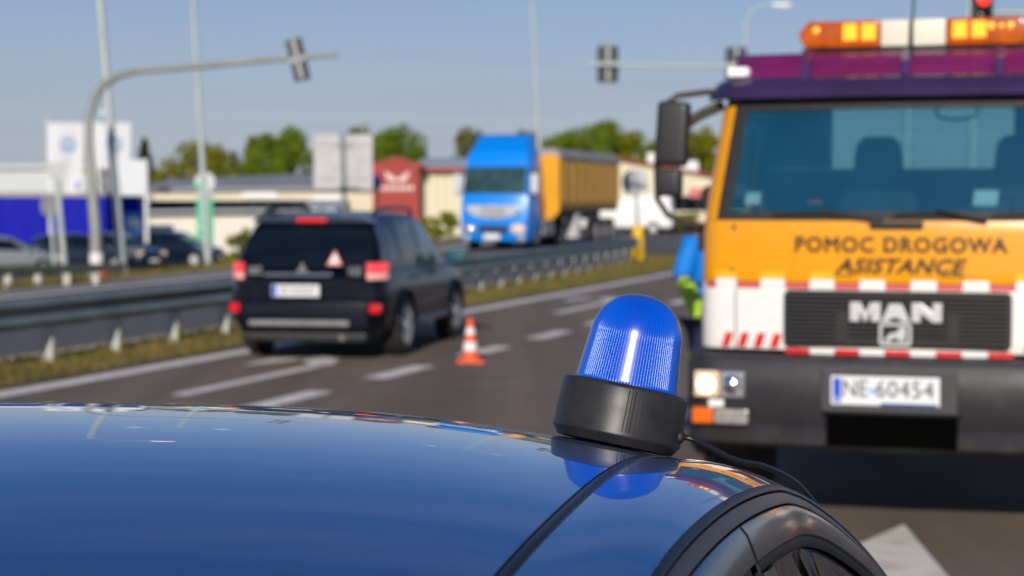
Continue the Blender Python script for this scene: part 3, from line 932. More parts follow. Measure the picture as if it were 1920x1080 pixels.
# red gabled shop
YG = 98.0
ox = X(745, YG)
o = empty('red_gabled_shop', (ox, YG, -.03)); tag(o, 'shop with dark red gabled front and white lettering band', 'building')
xa, xb = X(699, YG) - ox, X(786, YG) - ox
ze, zp = Z(312, YG) + .03, Z(300, YG) + .03
b = MB(); b.prism([(xa, -1.2), (xb, -1.2), (xb, ze), (0, zp), (xa, ze)], 0, .6, 'y'); b.build('front', M_REDW, o)
boxwall(o, 'hall', xa + .05, xb - .05, .6, 18, -1.2, ze - .1, M_CREAM2)
b = MB(); b.prism([(xa - .2, ze - .05), (0, zp + .02), (xb + .2, ze - .05), (xb + .2, ze + .1), (0, zp + .2), (xa - .2, ze + .1)], .1, 18, 'y'); b.build('roof', M_REDR, o)
# emblem of two spread wings and an illegible pale lettering band
b = MB()
cx, cz = 0.0, Z(330, YG)
for s in (-1, 1):
    b.prism([(cx, cz - .12), (cx + s * .25, cz + .05), (cx + s * .62, cz + .3), (cx + s * .58, cz - .05), (cx + s * .35, cz - .28), (cx + s * .1, cz - .3)], -.05, -.01, 'y')
b.build('emblem', mat('emblem_pale', (.72, .5, .46), .6, var=.05), o)
for k in range(7):
    xx = lerp(xa + .25, xb - .5, k / 6); zz = Z(351, YG)
    b = MB(); b.box(xx, xx + .22, -.05, -.01, zz - .15, zz + .12); b.build('letter_block', MATS['emblem_pale'], o, bevel=.02)
# cream panelled hall beside it
YH = 100.0
ox = X(830, YH)
o = empty('panelled_hall', (ox, YH, -.03)); tag(o, 'cream panelled hall with grey roof between the red shop and the blue truck', 'building')
xa, xb = X(788, YH) - ox, X(1010, YH) - ox
boxwall(o, 'wall', xa, xb, 0.1, 16, -1.2, Z(318, YH), mat('joint_cream', (.45, .40, .30), .8, var=.05))
npn = 14
for k in range(npn):
    boxwall(o, 'panel', lerp(xa, xb, k / npn) + .03, lerp(xa, xb, (k + 1) / npn) - .03, .03, .1, -1.1, Z(318, YH) - .05, M_CREAM2)
b = MB(); b.grid([[(xa - .3, -.4, Z(318, YH)), (xb + .3, -.4, Z(318, YH))], [(xa - .3, 10, Z(292, YH)), (xb + .3, 10, Z(292, YH))]]); b.build('roof', M_ROOFL, o, solid=.15)
boxwall(o, 'fascia', xa - .3, xb + .3, -.46, -.42, Z(318, YH) - .1, Z(315, YH) + .05, M_REDR)
# cream hall with red roof behind the trailer
YE = 125.0
ox = X(1180, YE)
o = empty('red_roofed_hall', (ox, YE, -.03)); tag(o, 'long cream hall with red roof edge behind the tipper trailer', 'building')
xa, xb = X(1010, YE) - ox, X(1420, YE) - ox
b = MB(); b.prism([(xa, -1.2), (xb, -1.2), (xb, Z(345, YE)), (X(1085, YE) - ox, Z(288, YE)), (xa, Z(296, YE))], 0, 18, 'y'); b.build('wall', M_CREAM2, o)
b = MB(); b.prism([(X(1075, YE) - ox, Z(284, YE)), (X(1088, YE) - ox, Z(282, YE)), (xb, Z(340, YE)), (xb, Z(346, YE))], -.4, 18.2, 'y'); b.build('roof_edge', M_REDR, o)
b = MB(); b.prism([(xa - .2, Z(297, YE)), (X(1075, YE) - ox, Z(285, YE)), (X(1075, YE) - ox, Z(289, YE)), (xa - .2, Z(301, YE))], -.45, 18.3, 'y'); b.build('grey_roof', M_ROOFL, o)
b = MB(); b.box(X(1215, YE) - ox, X(1262, YE) - ox, 1, 2, Z(306, YE), Z(285, YE)); b.build('roof_unit', M_WHITE, o, bevel=.1)
b = MB(); b.box(X(1278, YE) - ox, X(1312, YE) - ox, 1, 2, Z(330, YE), Z(300, YE)); b.build('roof_unit', M_WHITE, o, bevel=.1)
b = MB(); b.box(X(1292, YE) - ox, X(1320, YE) - ox, -.06, -.01, Z(370, YE), Z(352, YE)); b.build('red_sign', mat('pinkred', (.55, .16, .14), .6, var=.08), o, bevel=.02)
for k in range(6):
    b = MB(); xx = lerp(xa + 8, xb - 2, k / 5); b.box(xx, xx + 1.2, -.05, -.01, 1.0, 2.0); b.build('window', M_DARKG, o, bevel=.01)

# ------------------------------------------------------------------ trees
LEAVES = [leaf_mat('leaves_olive', (0.19, 0.21, 0.006), (0.30, 0.30, 0.012)),
          leaf_mat('leaves_green', (0.14, 0.21, 0.012), (0.23, 0.30, 0.025)),
          leaf_mat('leaves_dark', (0.03, 0.045, 0.018), (0.055, 0.07, 0.03)),
          leaf_mat('leaves_grey', (0.17, 0.19, 0.05), (0.25, 0.26, 0.09))]
M_BARK = mat('bark', (0.075, 0.055, 0.04), 0.9, var=0.3, vscale=3, bump=0.5, bscale=8)
def tree(px, top_py, width_px, Y, kind, label, dens=1.0, low=0.28, conifer=False):
    bx_ = at(px, 400, Y).x
    base = Vector((bx_, Y, gz(bx_, Y) - .02))
    H = at(px, top_py, Y).z - base.z
    W = width_px / F * Y / 2 * 1.22
    o = empty('conifer_tree' if conifer else 'leafy_tree', base)
    tag(o, label, 'tree')
    b = MB()
    b.tube([(0, 0, 0), (.05, 0, H * .3), (0, .1, H * .6), (.05, 0, H * .88)], [.03 * H, .024 * H, .015 * H, .004 * H], 9)
    clumps = []
    rnd = random.Random(px * 7 + int(Y))
    if conifer:
        for k in range(16):
            t = k / 15; rr = W * (1 - t) * .9 + .15
            for j in range(7):
                a = 2 * pi * (j + rnd.random()) / 7
                clumps.append((Vector((cos(a) * rr * .6, sin(a) * rr * .6, H * (.12 + .86 * t))), Vector((rr * .5, rr * .5, H * .04))))
    else:
        nc = 26
        for k in range(nc):
            a = rnd.random() * 2 * pi; q = rnd.random()
            z = H * lerp(low + .1, .9, q)
            prof = sin(pi * (.18 + .74 * q)) ** .7
            rr = W * prof * rnd.uniform(.4, .85)
            s = rnd.uniform(.2, .36)
            clumps.append((Vector((cos(a) * rr, sin(a) * rr, z)), Vector((W * s, W * s, H * s * .42))))
            b.tube([(0, 0, z * .7), (cos(a) * rr * .5, sin(a) * rr * .5, z * .88), (cos(a) * rr * .9, sin(a) * rr * .9, z)], [.011 * H, .007 * H, .003 * H], 5)
    b.build('trunk', M_BARK, o, smooth_ang=50)
    vs, fs = [], []
    nl = int(4200 * dens)
    sz = .017 * H + .06
    for _ in range(nl):
        c_, s = clumps[rnd.randrange(len(clumps))]
        d = Vector((rnd.gauss(0, 1), rnd.gauss(0, 1), rnd.gauss(0, 1))).normalized() * (rnd.random() ** .4)
        p = c_ + Vector((d.x * s.x, d.y * s.y, d.z * s.z))
        e1 = Vector((rnd.uniform(-1, 1), rnd.uniform(-1, 1), rnd.uniform(-.6, .6))).normalized()
        e2 = e1.cross(Vector((rnd.uniform(-1, 1), rnd.uniform(-1, 1), rnd.uniform(-1, 1)))).normalized()
        q = sz * rnd.uniform(.6, 1.3)
        n_ = len(vs)
        vs += [p - e1 * q, p + e2 * q * .5, p + e1 * q, p - e2 * q * .5]
        fs.append((n_, n_ + 1, n_ + 2, n_ + 3))
    me = bpy.data.meshes.new('crown'); me.from_pydata([tuple(v) for v in vs], [], fs)
    me.materials.append(LEAVES[kind])
    obj_from(me, 'crown', o)
    return o
tree(272, 262, 84, 150, 2, 'small dark conifer behind the white totem', conifer=True, dens=.8)
tree(312, 296, 110, 140, 0, 'low olive bushy tree beside the white totem', low=.05)
tree(372, 262, 120, 150, 0, 'broad olive green tree behind the twin arm light pole', low=.1)
tree(428, 280, 60, 170, 3, 'greyish tree between the olive tree and the round green one')
tree(490, 246, 90, 160, 1, 'green tree left half of the pair before the grey board')
tree(545, 236, 95, 165, 1, 'taller green tree right half of the pair before the grey board')
tree(672, 230, 70, 170, 3, 'thin treetop rising over the big grey board')
tree(745, 232, 130, 150, 1, 'large round green tree behind the red gabled shop', dens=1.4)
tree(880, 236, 75, 185, 3, 'sparse greyish tree left of the blue truck roof', dens=.45)
tree(985, 240, 80, 185, 3, 'pale green tree behind the blue truck cab', dens=.8)
tree(1060, 232, 110, 175, 1, 'mid green tree behind the grey trailer cover')
tree(1120, 224, 120, 170, 1, 'tallest green tree behind the red roofed hall', dens=1.3)
tree(1180, 240, 90, 175, 0, 'yellowish green tree at the end of the tree row')
tree(1240, 258, 90, 160, 1, 'green tree left of the tow truck mirror')
tree(1305, 236, 100, 150, 0, 'olive tree between the mirror and the tow truck cab', dens=1.2)
tree(1400, 236, 110, 150, 0, 'olive tree hidden behind the tow truck cab')
tree(800, 405, 60, 92, 0, 'orange brown shrub before the cream panelled hall', dens=.5, low=.0)
tree(840, 395, 40, 92, 0, 'slim yellow green shrub before the cream panelled hall', dens=.4, low=.0)
tree(1215, 404, 120, 100, 3, 'low grey green shrub beside the round sign post', dens=.5, low=.0)
tree(1290, 398, 110, 100, 0, 'low yellow green shrub under the small mirror', dens=.5, low=.0)
tree(450, 425, 60, 80, 0, 'small shrub beside the green price totem', dens=.35, low=.0)
# ------------------------------------------------------------------ vehicles
M_PAINT = None
def paint(name, col, flake=0.0, rough=0.3):
    return mat(name, col, rough, metal=flake, coat=1.0, var=0.06, vscale=2.0, coat_rough=0.02)

def cut_arches(o, ys, r, w, zc):
    """cut wheel arches through a closed body mesh"""
    b = MB()
    for y in ys:
        for s in (-1, 1):
            b.lathe([(r, min(s * (w - .26), s * (w + .2))), (r, max(s * (w - .26), s * (w + .2)))], 36, 'x', Matrix.Translation((0, y, zc)))
    me = b.mesh('cut')
    c_ = obj_from(me, 'cut')
    md = o.modifiers.new('b', 'BOOLEAN'); md.operation = 'DIFFERENCE'; md.solver = 'EXACT'; md.object = c_
    par = o.parent; o.parent = None
    bpy.context.view_layer.update()
    dg = bpy.context.evaluated_depsgraph_get()
    nm = bpy.data.meshes.new_from_object(o.evaluated_get(dg))
    o.modifiers.clear(); o.data = nm; o.parent = par
    bpy.data.objects.remove(c_)
    nm.shade_smooth(); nm.set_sharp_from_angle(angle=R(38))

_wheel = {}
def wheel(parent, x, y, r, w, spokes=5, rim=M_ALLOY, rr=.66):
    key = (r, w, spokes, rim.name, rr)
    s = 1 if x > 0 else -1
    if key not in _wheel:
        b = MB()
        b.lathe([(r * rr * .96, -w * .46), (r * .9, -w * .5), (r * .97, -w * .42), (r, -w * .28), (r, w * .28), (r * .97, w * .42), (r * .9, w * .5), (r * rr * .96, w * .46), (r * rr * .94, w * .2), (r * rr * .94, -w * .2), (r * rr * .96, -w * .46)], 36, 'x')
        tm = b.mesh('tyre', 40); tm.materials.append(M_TYRE)
        b = MB()
        q = r * rr
        b.lathe([(q * .93, w * .44), (q * .96, w * .47), (q, w * .44), (q, -w * .4), (q * .93, -w * .4), (q * .93, w * .44)], 36, 'x')
        for k in range(spokes):
            a = 2 * pi * k / spokes
            Mx = Matrix.Rotation(a, 4, 'X')
            b.add([(w * .44, -q * .2, q * .1), (w * .44, q * .2, q * .1), (w * .485, q * .15, q * .97), (w * .485, -q * .15, q * .97),
                   (w * .25, -q * .2, q * .1), (w * .25, q * .2, q * .1), (w * .3, q * .15, q * .97), (w * .3, -q * .15, q * .97)],
                  [(0, 1, 2, 3), (7, 6, 5, 4), (0, 4, 5, 1), (1, 5, 6, 2), (2, 6, 7, 3), (3, 7, 4, 0)], Mx)
        b.lathe([(.01, w * .2), (q * .24, w * .2), (q * .22, w * .48), (.01, w * .49)], 20, 'x')
        rm = b.mesh('rim', 40); rm.materials.append(rim)
        b = MB(); b.lathe([(.01, w * .02), (q * .9, w * .02), (q * .9, w * .1), (.01, w * .1)], 28, 'x')
        dm = b.mesh('brake_disc', 40); dm.materials.append(mat('brake', (.06, .06, .06), .5, metal=.6, var=.1))
        _wheel[key] = (tm, rm, dm)
    tm, rm, dm = _wheel[key]
    o = obj_from(tm, 'wheel', parent, (x, y, r), 0 if s > 0 else pi)
    obj_from(rm, 'rim', o)
    obj_from(dm, 'brake_disc', o)
    return o

class Car:
    """closed lower body plus greenhouse; x right, y forward, z up"""
    def __init__(s, root, body_mat, y0, y1, hw, zb, belt, wtab, gh, wheels, r, glass=M_DARKG):
        s.root = root; s.bm = body_mat; s.y0, s.y1, s.hw, s.zb = y0, y1, hw, zb
        s.belt, s.wtab, s.gh, s.wh, s.r, s.glass = belt, wtab, gh, wheels, r, glass
    def w(s, y): return s.hw * sinterp(s.wtab, y)
    def zbelt(s, y): return sinterp(s.belt, y)
    def section(s, y):
        w, zh = s.w(y), s.zbelt(y)
        zb = s.zb + (.10 if abs(y - s.y0) < .02 or abs(y - s.y1) < .02 else 0) + .08 * smooth((abs(y - (s.y0 + s.y1) / 2) - .42 * (s.y1 - s.y0)) / (.08 * (s.y1 - s.y0)))
        return [(w * .55, zb), (w * .88, zb), (w * .955, zb + .05), (w * .985, lerp(zb, zh, .2)), (w, lerp(zb, zh, .45)), (w * .995, lerp(zb, zh, .68)),
                (w * .975, lerp(zb, zh, .87)), (w * .945, lerp(zb, zh, .96)), (w * .88, zh), (w * .45, zh + .025)]
    def body(s, name='body', n=44):
        rows = []
        for i in range(n + 1):
            y = lerp(s.y0, s.y1, i / n)
            h = s.section(y)
            rows.append([(x, y, z) for x, z in h] + [(-x, y, z) for x, z in h[::-1]])
        b = MB(); b.grid(rows, closed=True)
        k = len(rows[0])
        b.f.append(list(range(k))); b.f.append([n * k + j for j in range(k)])
        o = b.build(name, s.bm, s.root, smooth_ang=38)
        cut_arches(o, s.wh, s.r * 1.13, s.hw, s.r * 1.0)
        return o
    # greenhouse: gh = dict(y=[(y, ztop)], wr=[(y, half width of rail)])
    def G(s, y, t, off=0.0):
        """side point, t=0 belt, t=1 rail"""
        wb = s.w(y) * .885 + .02; zb = s.zbelt(y) - .02
        wr = sinterp(s.gh['wr'], y); zr = sinterp(s.gh['z'], y) - .045
        x = lerp(wb, wr, t) + .03 * sin(pi * t)
        return Vector((x + off, y, lerp(zb, zr, t) + off * .35))
    def top(s, y, q, off=0.0):
        wr = sinterp(s.gh['wr'], y); zr = sinterp(s.gh['z'], y)
        zz = zr + .03 * (1 - q * q) - .045 * smooth((abs(q) - .86) / .14)
        return Vector((wr * q, y, zz))
    def greenhouse(s, name='cabin'):
        ya, yb = s.gh['z'][0][0], s.gh['z'][-1][0]
        n = 36; rows = []
        for i in range(n + 1):
            y = lerp(ya, yb, i / n)
            L = [s.G(y, t / 6) for t in range(6)]
            T = [s.top(y, 1 - 2 * k / 14) for k in range(15)]
            rows.append(L + T + [Vector((-p.x, p.y, p.z)) for p in L[::-1]])
        b = MB(); b.grid(rows)
        return b.build(name, s.bm, s.root, smooth_ang=40)
    def side_window(s, side, quad, off=.006, name='side_window', m=None):
        """quad: (ya_bottom, yb_bottom, ya_top, yb_top), t range"""
        a0, b0, a1, b1, t0, t1 = quad
        rows = []
        for i in range(9):
            t = lerp(t0, t1, i / 8)
            rows.append([s.G(lerp(lerp(a0, a1, i / 8), lerp(b0, b1, i / 8), j / 6), t, off) for j in range(7)])
        if side < 0: rows = [[Vector((-p.x, p.y, p.z)) for p in r] for r in rows]
        b = MB(); b.grid(rows)
        return b.build(name, m or s.glass, s.root, smooth_ang=60)
    def screen(s, y_a, y_b, q0, q1, name, off=.006, m=None):
        rows = []
        for i in range(9):
            y = lerp(y_a, y_b, i / 8); q = lerp(q0, q1, i / 8)
            p0 = s.top(y - .01, 0); p1 = s.top(y + .01, 0)
            t = (p1 - p0).normalized(); nrm = Vector((0, -t.z, t.y)) 
            rows.append([s.top(y, lerp(-q, q, j / 12)) + nrm * off for j in range(13)])
        b = MB(); b.grid(rows)
        return b.build(name, m or s.glass, s.root, smooth_ang=60)

def license_plate(parent, c, w, h, text=None, facing=-1, yaw=0.0, name='number_plate', size=None, strip=True):
    """plate with its face towards local y*facing"""
    b = MB(); b.box(-w/2, w/2, -.006, .006, -h/2, h/2)
    p = b.build(name, M_PLATE, parent, bevel=.004)
    p.location = c; p.rotation_euler = (0, 0, yaw if facing < 0 else pi + yaw)
    if strip:
        b = MB(); b.box(-w/2 + .008, -w/2 + .055, -.0085, -.0065, -h/2 + .008, h/2 - .008); b.build('blue_strip', M_PBLUE, p)
    if text:
        text_part('characters', text, size or h * .95, M_INK, p, (.03, -.007, 0), extrude=.001, bold=.001)
    return p

# ---------------- black off-roader on the left lane
sv_yaw = R(10)
ax = ground(617, 664)
so = Vector((ax.x, ax.y, 0)) + Vector((sin(sv_yaw), cos(sv_yaw), 0)) * 1.335
suv = empty('off_roader', so, -sv_yaw)
tag(suv, 'black off-roader seen from behind with lit tail lamps and roof rails', 'car')
P_SUV = mat('suv_paint', (.002, .004, .010), .3, coat=.34, var=.05, coat_rough=.01, spec=.2, dirt=.12, dscale=5, dcol=(.02, .018, .016))
suv.scale = (1, 1, .955)
scar = Car(suv, P_SUV, -2.27, 2.33, .89, .30,
           belt=[(-2.27, .90), (-2.15, 1.0), (-1.9, 1.02), (-.5, 1.0), (.9, .98), (1.2, .97), (1.9, .90), (2.2, .80), (2.33, .68)],
           wtab=[(-2.27, .86), (-2.15, .95), (-1.8, .985), (-1, 1.0), (1.2, 1.0), (1.8, .97), (2.2, .88), (2.33, .74)],
           gh=dict(z=[(-2.2, 1.0), (-2.12, 1.2), (-1.98, 1.46), (-1.86, 1.575), (-1.6, 1.60), (-.8, 1.635), (0, 1.62), (.35, 1.57), (.8, 1.32), (1.28, .99)],
                   wr=[(-2.2, .78), (-2.0, .70), (-1.8, .64), (-1, .66), (0, .655), (.35, .65), (.8, .70), (1.28, .74)]),
           wheels=[-1.335, 1.335], r=.355)
sbody = scar.body(); scar.greenhouse()
scar.screen(-2.125, -1.93, .93, .9, 'rear_window')
scar.screen(1.15, .5, .88, .88, 'windshield')
for sd in (-1, 1):
    scar.side_window(sd, (-1.75, -1.28, -1.68, -1.30, .18, .86))
    scar.side_window(sd, (-1.20, -.38, -1.22, -.42, .12, .9))
    scar.side_window(sd, (-.30, .92, -.30, .36, .12, .9), m=mat('teal_glass', (.02, .06, .07), .05, spec=.7, var=.2))
    for y in (-1.335, 1.335): wheel(suv, sd * .79, y, .355, .225)
    # roof rail
    b = MB(); b.tube([(sd * .60, -1.75, 1.60), (sd * .61, -1.66, 1.665), (sd * .615, -1.2, 1.70), (sd * .615, -.5, 1.70), (sd * .61, .0, 1.685), (sd * .60, .12, 1.61)], .022, 8)
    b.build('roof_rail', mat('rail_dark', (.03, .03, .032), .35, metal=.5, var=.1), suv, smooth_ang=50)
    # mirror
    b = MB(); b.box(-.12, .12, -.07, .06, -.08, .09, Matrix.Translation((sd * 1.0, .85, 1.08))); b.build('mirror', mat('mirror_teal', (.02, .09, .12), .2, coat=1, var=.1), suv, bevel=.04, seg=3, smooth_ang=40)
    # tail lamp cluster wrapping the corner
    b = MB()
    rows = []
    for i in range(6):
        z = lerp(.985, 1.10, i / 5)
        rows.append([(sd * lerp(.68, .82, j / 4) , -2.29 + .10 * (j / 4) ** 2 + .015 * (i / 5), z) for j in range(5)] + [(sd * .865, -2.08, z)])
    b.grid(rows)
    b.build('tail_lamp', mat('tail_red', (.55, .01, .015), .15, coat=1, emit=(1.0, .10, .13), estr=.6, var=.1), suv, smooth_ang=50, solid=.03)
    b = MB(); b.grid([[(sd * lerp(.68, .82, j / 4), -2.29 + .10 * (j / 4) ** 2, lerp(.915, .982, i / 3)) for j in range(5)] + [(sd * .865, -2.08, lerp(.915, .982, i / 3))] for i in range(4)])
    b.build('reverse_lamp', mat('tail_pale', (.75, .35, .33), .15, coat=1, emit=(1, .45, .42), estr=.3, var=.1), suv, smooth_ang=50, solid=.03)
    b = MB(); b.box(min(sd*.47, sd*.63), max(sd*.47, sd*.63), -2.305, -2.2, .95, 1.06); b.build('clear_lamp', mat('clear_dim', (.25, .26, .28), .15, metal=.8, coat=1, var=.2, vscale=12), suv, bevel=.02)
    b = MB(); b.box(min(sd*.55, sd*.83), max(sd*.55, sd*.83), -2.325, -2.2, .54, .645); b.build('fog_lamp', mat('fog_red', (.5, .005, .008), .2, coat=1, emit=(1, .01, .015), estr=.25, var=.1), suv, bevel=.03)
    b = MB(); b.box(min(sd*.86, sd*.9), max(sd*.86, sd*.9), -.92, .92, .33, .40); b.build('side_step', mat('step_blue', (.10, .14, .20), .3, metal=.6, var=.1), suv, bevel=.015)
    # flared arch trims
    for y in (-1.335, 1.335):
        b = MB(); b.tube([(sd * .895, y + .42 * cos(a), .36 + .42 * sin(a)) for a in [pi * k / 14 for k in range(15)]], .022, 8); b.build('arch_trim', P_SUV, suv, smooth_ang=50)
    # door handles
    for y in (-.95, .0):
        b = MB(); b.box(min(sd*.885, sd*.925), max(sd*.885, sd*.925), y, y + .2, .89, .92); b.build('door_handle', P_SUV, suv, bevel=.01)
b = MB(); b.prism([(-.66, 1.535), (.66, 1.535), (.63, 1.60), (.3, 1.622), (-.3, 1.622), (-.63, 1.60)], -2.02, -1.75, 'y'); b.build('spoiler', mat('spoiler_paint', (.02, .035, .07), .3, metal=.3, coat=1, var=.06), suv, bevel=.02, seg=3)
b = MB(); b.box(-.17, .17, -2.035, -2.0, 1.545, 1.59); b.build('high_brake_lamp', mat('brake_red', (.6, .02, .02), .25, emit=(1, .03, .03), estr=.35, var=.1), suv, bevel=.015)
b = MB(); b.box(-.45, .30, -2.315, -2.27, .945, .985); b.build('chrome_strip', mat('strip_steel', (.30, .34, .42), .2, metal=.9, var=.08), suv, bevel=.01)
b = MB()
for a in (90, 210, 330):
    Mx = Matrix.Translation((-.02, -2.3, 1.03)) @ Matrix.Rotation(R(a - 90), 4, 'Y')
    b.prism([(0, 0), (.022, .035), (0, .07), (-.022, .035)], -.01, .01, 'y', Mx)
b.build('badge', M_CHROME, suv)
b = MB(); b.box(-.72, .72, -2.35, -2.15, .33, .70); bp = b.build('bumper', P_SUV, suv, bevel=.06, seg=3, smooth_ang=40)
b = MB(); b.box(-.60, .50, -2.372, -2.34, .40, .46); b.build('bumper_strip', mat('bumper_grey', (.20, .20, .20), .5, var=.1), bp, bevel=.012)
b = MB(); b.box(-.68, .68, -2.335, -2.1, .22, .325); b.build('skid_plate', M_BLACK, bp, bevel=.03)
lp = license_plate(suv, (-.08, -2.362, .79), .52, .13, None, -1)
for k, (hx, hw_) in enumerate(((-.15, .02), (-.10, .02), (-.03, .022), (.025, .022), (.08, .02), (.135, .02), (.19, .02))):
    b = MB(); b.box(hx - hw_, hx - hw_ + .013, -.0085, -.0068, -.04, .04); b.box(hx + hw_ - .013, hx + hw_, -.0085, -.0068, -.04, .04); b.box(hx - hw_ + .013, hx + hw_ - .013, -.0085, -.0068, (-.006 if k % 2 else .028), (.006 if k % 2 else .04))
    b.build('character', mat('faded_ink', (.25, .25, .25), .5, var=.05), lp)
b = MB(); b.tube([(.42, -2.36, .27), (.42, -2.0, .27)], .035, 12); b.build('exhaust', M_CHROME, suv, smooth_ang=50)
# warning triangle fixed in the rear window
wt = empty('warning_triangle', suv.matrix_world @ Vector((0, 0, 0)), 0)
bpy.context.view_layer.update()
Mw = Matrix.Translation(so) @ Matrix.Rotation(-sv_yaw, 4, 'Z') @ Matrix.Diagonal((1, 1, .955, 1))
wt.location = Mw @ Vector((.33, -2.30, 1.07)); wt.rotation_euler = (R(-14), 0, -sv_yaw)
tag(wt, 'small red and white warning triangle at the off-roader rear window', 'warning triangle')
def tri(s): return [(-.5 * s, -.0 + (1 - s) * .05), (.5 * s, (1 - s) * .05), (0, .87 * s + (1 - s) * .05)]
b = MB(); b.prism([(x * .17, z * .19) for x, z in tri(1.0)], -.008, .008, 'y'); b.build('frame', mat('reflector_red', (.75, .25, .2), .35, var=.1), wt, bevel=.003)
b = MB(); b.prism([(x * .17, z * .19 + .018) for x, z in tri(.66)], -.012, -.009, 'y'); b.build('centre', mat('reflector_pale', (.85, .70, .64), .4, var=.05), wt)

# ---------------- traffic cone
cb = ground(882, 680, 0.004)
cone = empty('traffic_cone', cb); tag(cone, 'orange and white traffic cone standing right of the off-roader', 'traffic cone')
M_OR = mat('cone_orange', (.80, .10, .015), .5, var=.06)
b = MB(); b.box(-.145, .145, -.145, .145, 0, .035); b.build('base', M_OR, cone, bevel=.012)
def crs(z): return lerp(.10, .025, z / .47)
def seg(name, z0, z1, m, extra=0.0):
    b = MB(); b.lathe([(crs(z0) + extra, z0), (crs(z1) + extra, z1)], 24); return b.build(name, m, cone, smooth_ang=40)
seg('body', .03, .47, M_OR)
seg('white_band', .13, .22, M_WHITE, .003); seg('white_band', .30, .37, M_WHITE, .003)

# ---------------- parked cars before the showroom
def hatch(px, base_py, yaw_deg, col, label, name='parked_car', lit=True, flake=.3, tall=1.0):
    p = on_terrain(px, base_py)
    root = empty(name, p, R(yaw_deg)); tag(root, label, 'car')
    pm_ = paint('paint_%d' % px, col, flake)
    c = Car(root, pm_, -2.05, 2.05, .86, .2,
            belt=[(-2.05, .80), (-1.9, .92), (-1.2, .95), (0, .93), (.75, .92), (1.0, .92), (1.6, .82), (1.95, .70), (2.05, .58)],
            wtab=[(-2.05, .80), (-1.9, .93), (-1.2, 1), (1.2, 1), (1.7, .95), (1.95, .82), (2.05, .68)],
            gh=dict(z=[(-1.98, .92), (-1.75, 1.25 * tall), (-1.45, 1.40 * tall), (-.8, 1.46 * tall), (-.1, 1.46 * tall), (.2, 1.42 * tall), (.7, 1.18), (1.12, .93)],
                    wr=[(-1.98, .66), (-1.45, .57), (-.5, .59), (.2, .59), (.7, .64), (1.12, .68)]),
            wheels=[-1.25, 1.3], r=.31)
    c.body(); c.greenhouse()
    c.screen(-1.9, -1.62, .86, .86, 'rear_window'); c.screen(1.0, .32, .88, .88, 'windshield', m=mat('screen_teal', (.01, .05, .06), .06, spec=.7, var=.2))
    for sd in (-1, 1):
        c.side_window(sd, (-1.45, -.5, -1.3, -.52, .12, .88)); c.side_window(sd, (-.42, .75, -.42, .22, .12, .88))
        for y in (-1.25, 1.3): wheel(root, sd * .77, y, .31, .2)
        b = MB(); b.box(min(sd*.46, sd*.74), max(sd*.46, sd*.74), 1.86, 1.99, .60, .75); b.build('headlight', M_LAMPON if lit else M_LAMPW, root, bevel=.04, seg=3)
        b = MB(); b.box(min(sd*.5, sd*.74), max(sd*.5, sd*.74), -2.06, -1.95, .62, .86); b.build('tail_light', mat('tail_dim', (.35, .01, .01), .2, var=.1), root, bevel=.03)
        b = MB(); b.box(-.1, .1, -.06, .05, -.06, .07, Matrix.Translation((sd * .93, .72, .98))); b.build('mirror', pm_, root, bevel=.03)
    b = MB(); b.box(-.34, .34, 1.97, 2.06, .42, .55); b.build('grille', M_BLACK, root, bevel=.02)
    license_plate(root, (0, 2.075, .40), .52, .115, None, 1)
    return root
hatch(5, 517, -62, (.42, .45, .42), 'silver hatchback parked at the edge before the blue banner', flake=.6)
hatch(150, 508, -72, (.006, .014, .035), 'dark blue car parked behind the leaning sign post', name='parked_car', lit=False)
hatch(225, 505, -128, (.006, .018, .045), 'dark blue car facing the road behind the tall pale pole')
hatch(330, 499, -108, (.006, .016, .034), 'dark saloon with lit headlamps beside the green price totem')
# white van by the red roofed hall
vb = ground(1172, 420, -.03); vb.y = 96; vb.x = at(1172, 400, 96).x
van = empty('white_van', vb, R(80)); tag(van, 'white van partly hidden behind the tipper trailer', 'van')
b = MB(); b.prism([(-2.4, .35), (2.4, .35), (2.45, .9), (1.75, 1.15), (1.2, 1.85), (-2.3, 1.95), (-2.45, .9)], -.9, .9, 'x'); b.build('body', M_WHITE, van, bevel=.08, seg=3, smooth_ang=40)
for sd in (-1, 1):
    b = MB(); b.prism([(.35, 1.2), (1.45, 1.2), (1.05, 1.75), (.35, 1.75)], sd * .902, sd * .912, 'x'); b.build('side_window', M_DARKG, van)
    for y in (-1.5, 1.5): wheel(van, sd * .82, y, .33, .22)

# ---------------- blue truck with yellow tipper trailer
bt_yaw = R(15)
bf = ground(925, 469)
BTM = Matrix.Translation((bf.x, bf.y, 0)) @ Matrix.Rotation(-bt_yaw, 4, 'Z')
bt = empty('blue_truck', (bf.x, bf.y, 0), -bt_yaw)
tag(bt, 'blue tractor truck with roof spoiler coming towards the junction', 'truck')
P_BLUE = mat('truck_blue', (.0, .22, .76), .3, coat=.6, var=.04, vscale=1.0, dirt=.25, dscale=3, dcol=(.02, .13, .40))
P_BLUED = P_BLUE
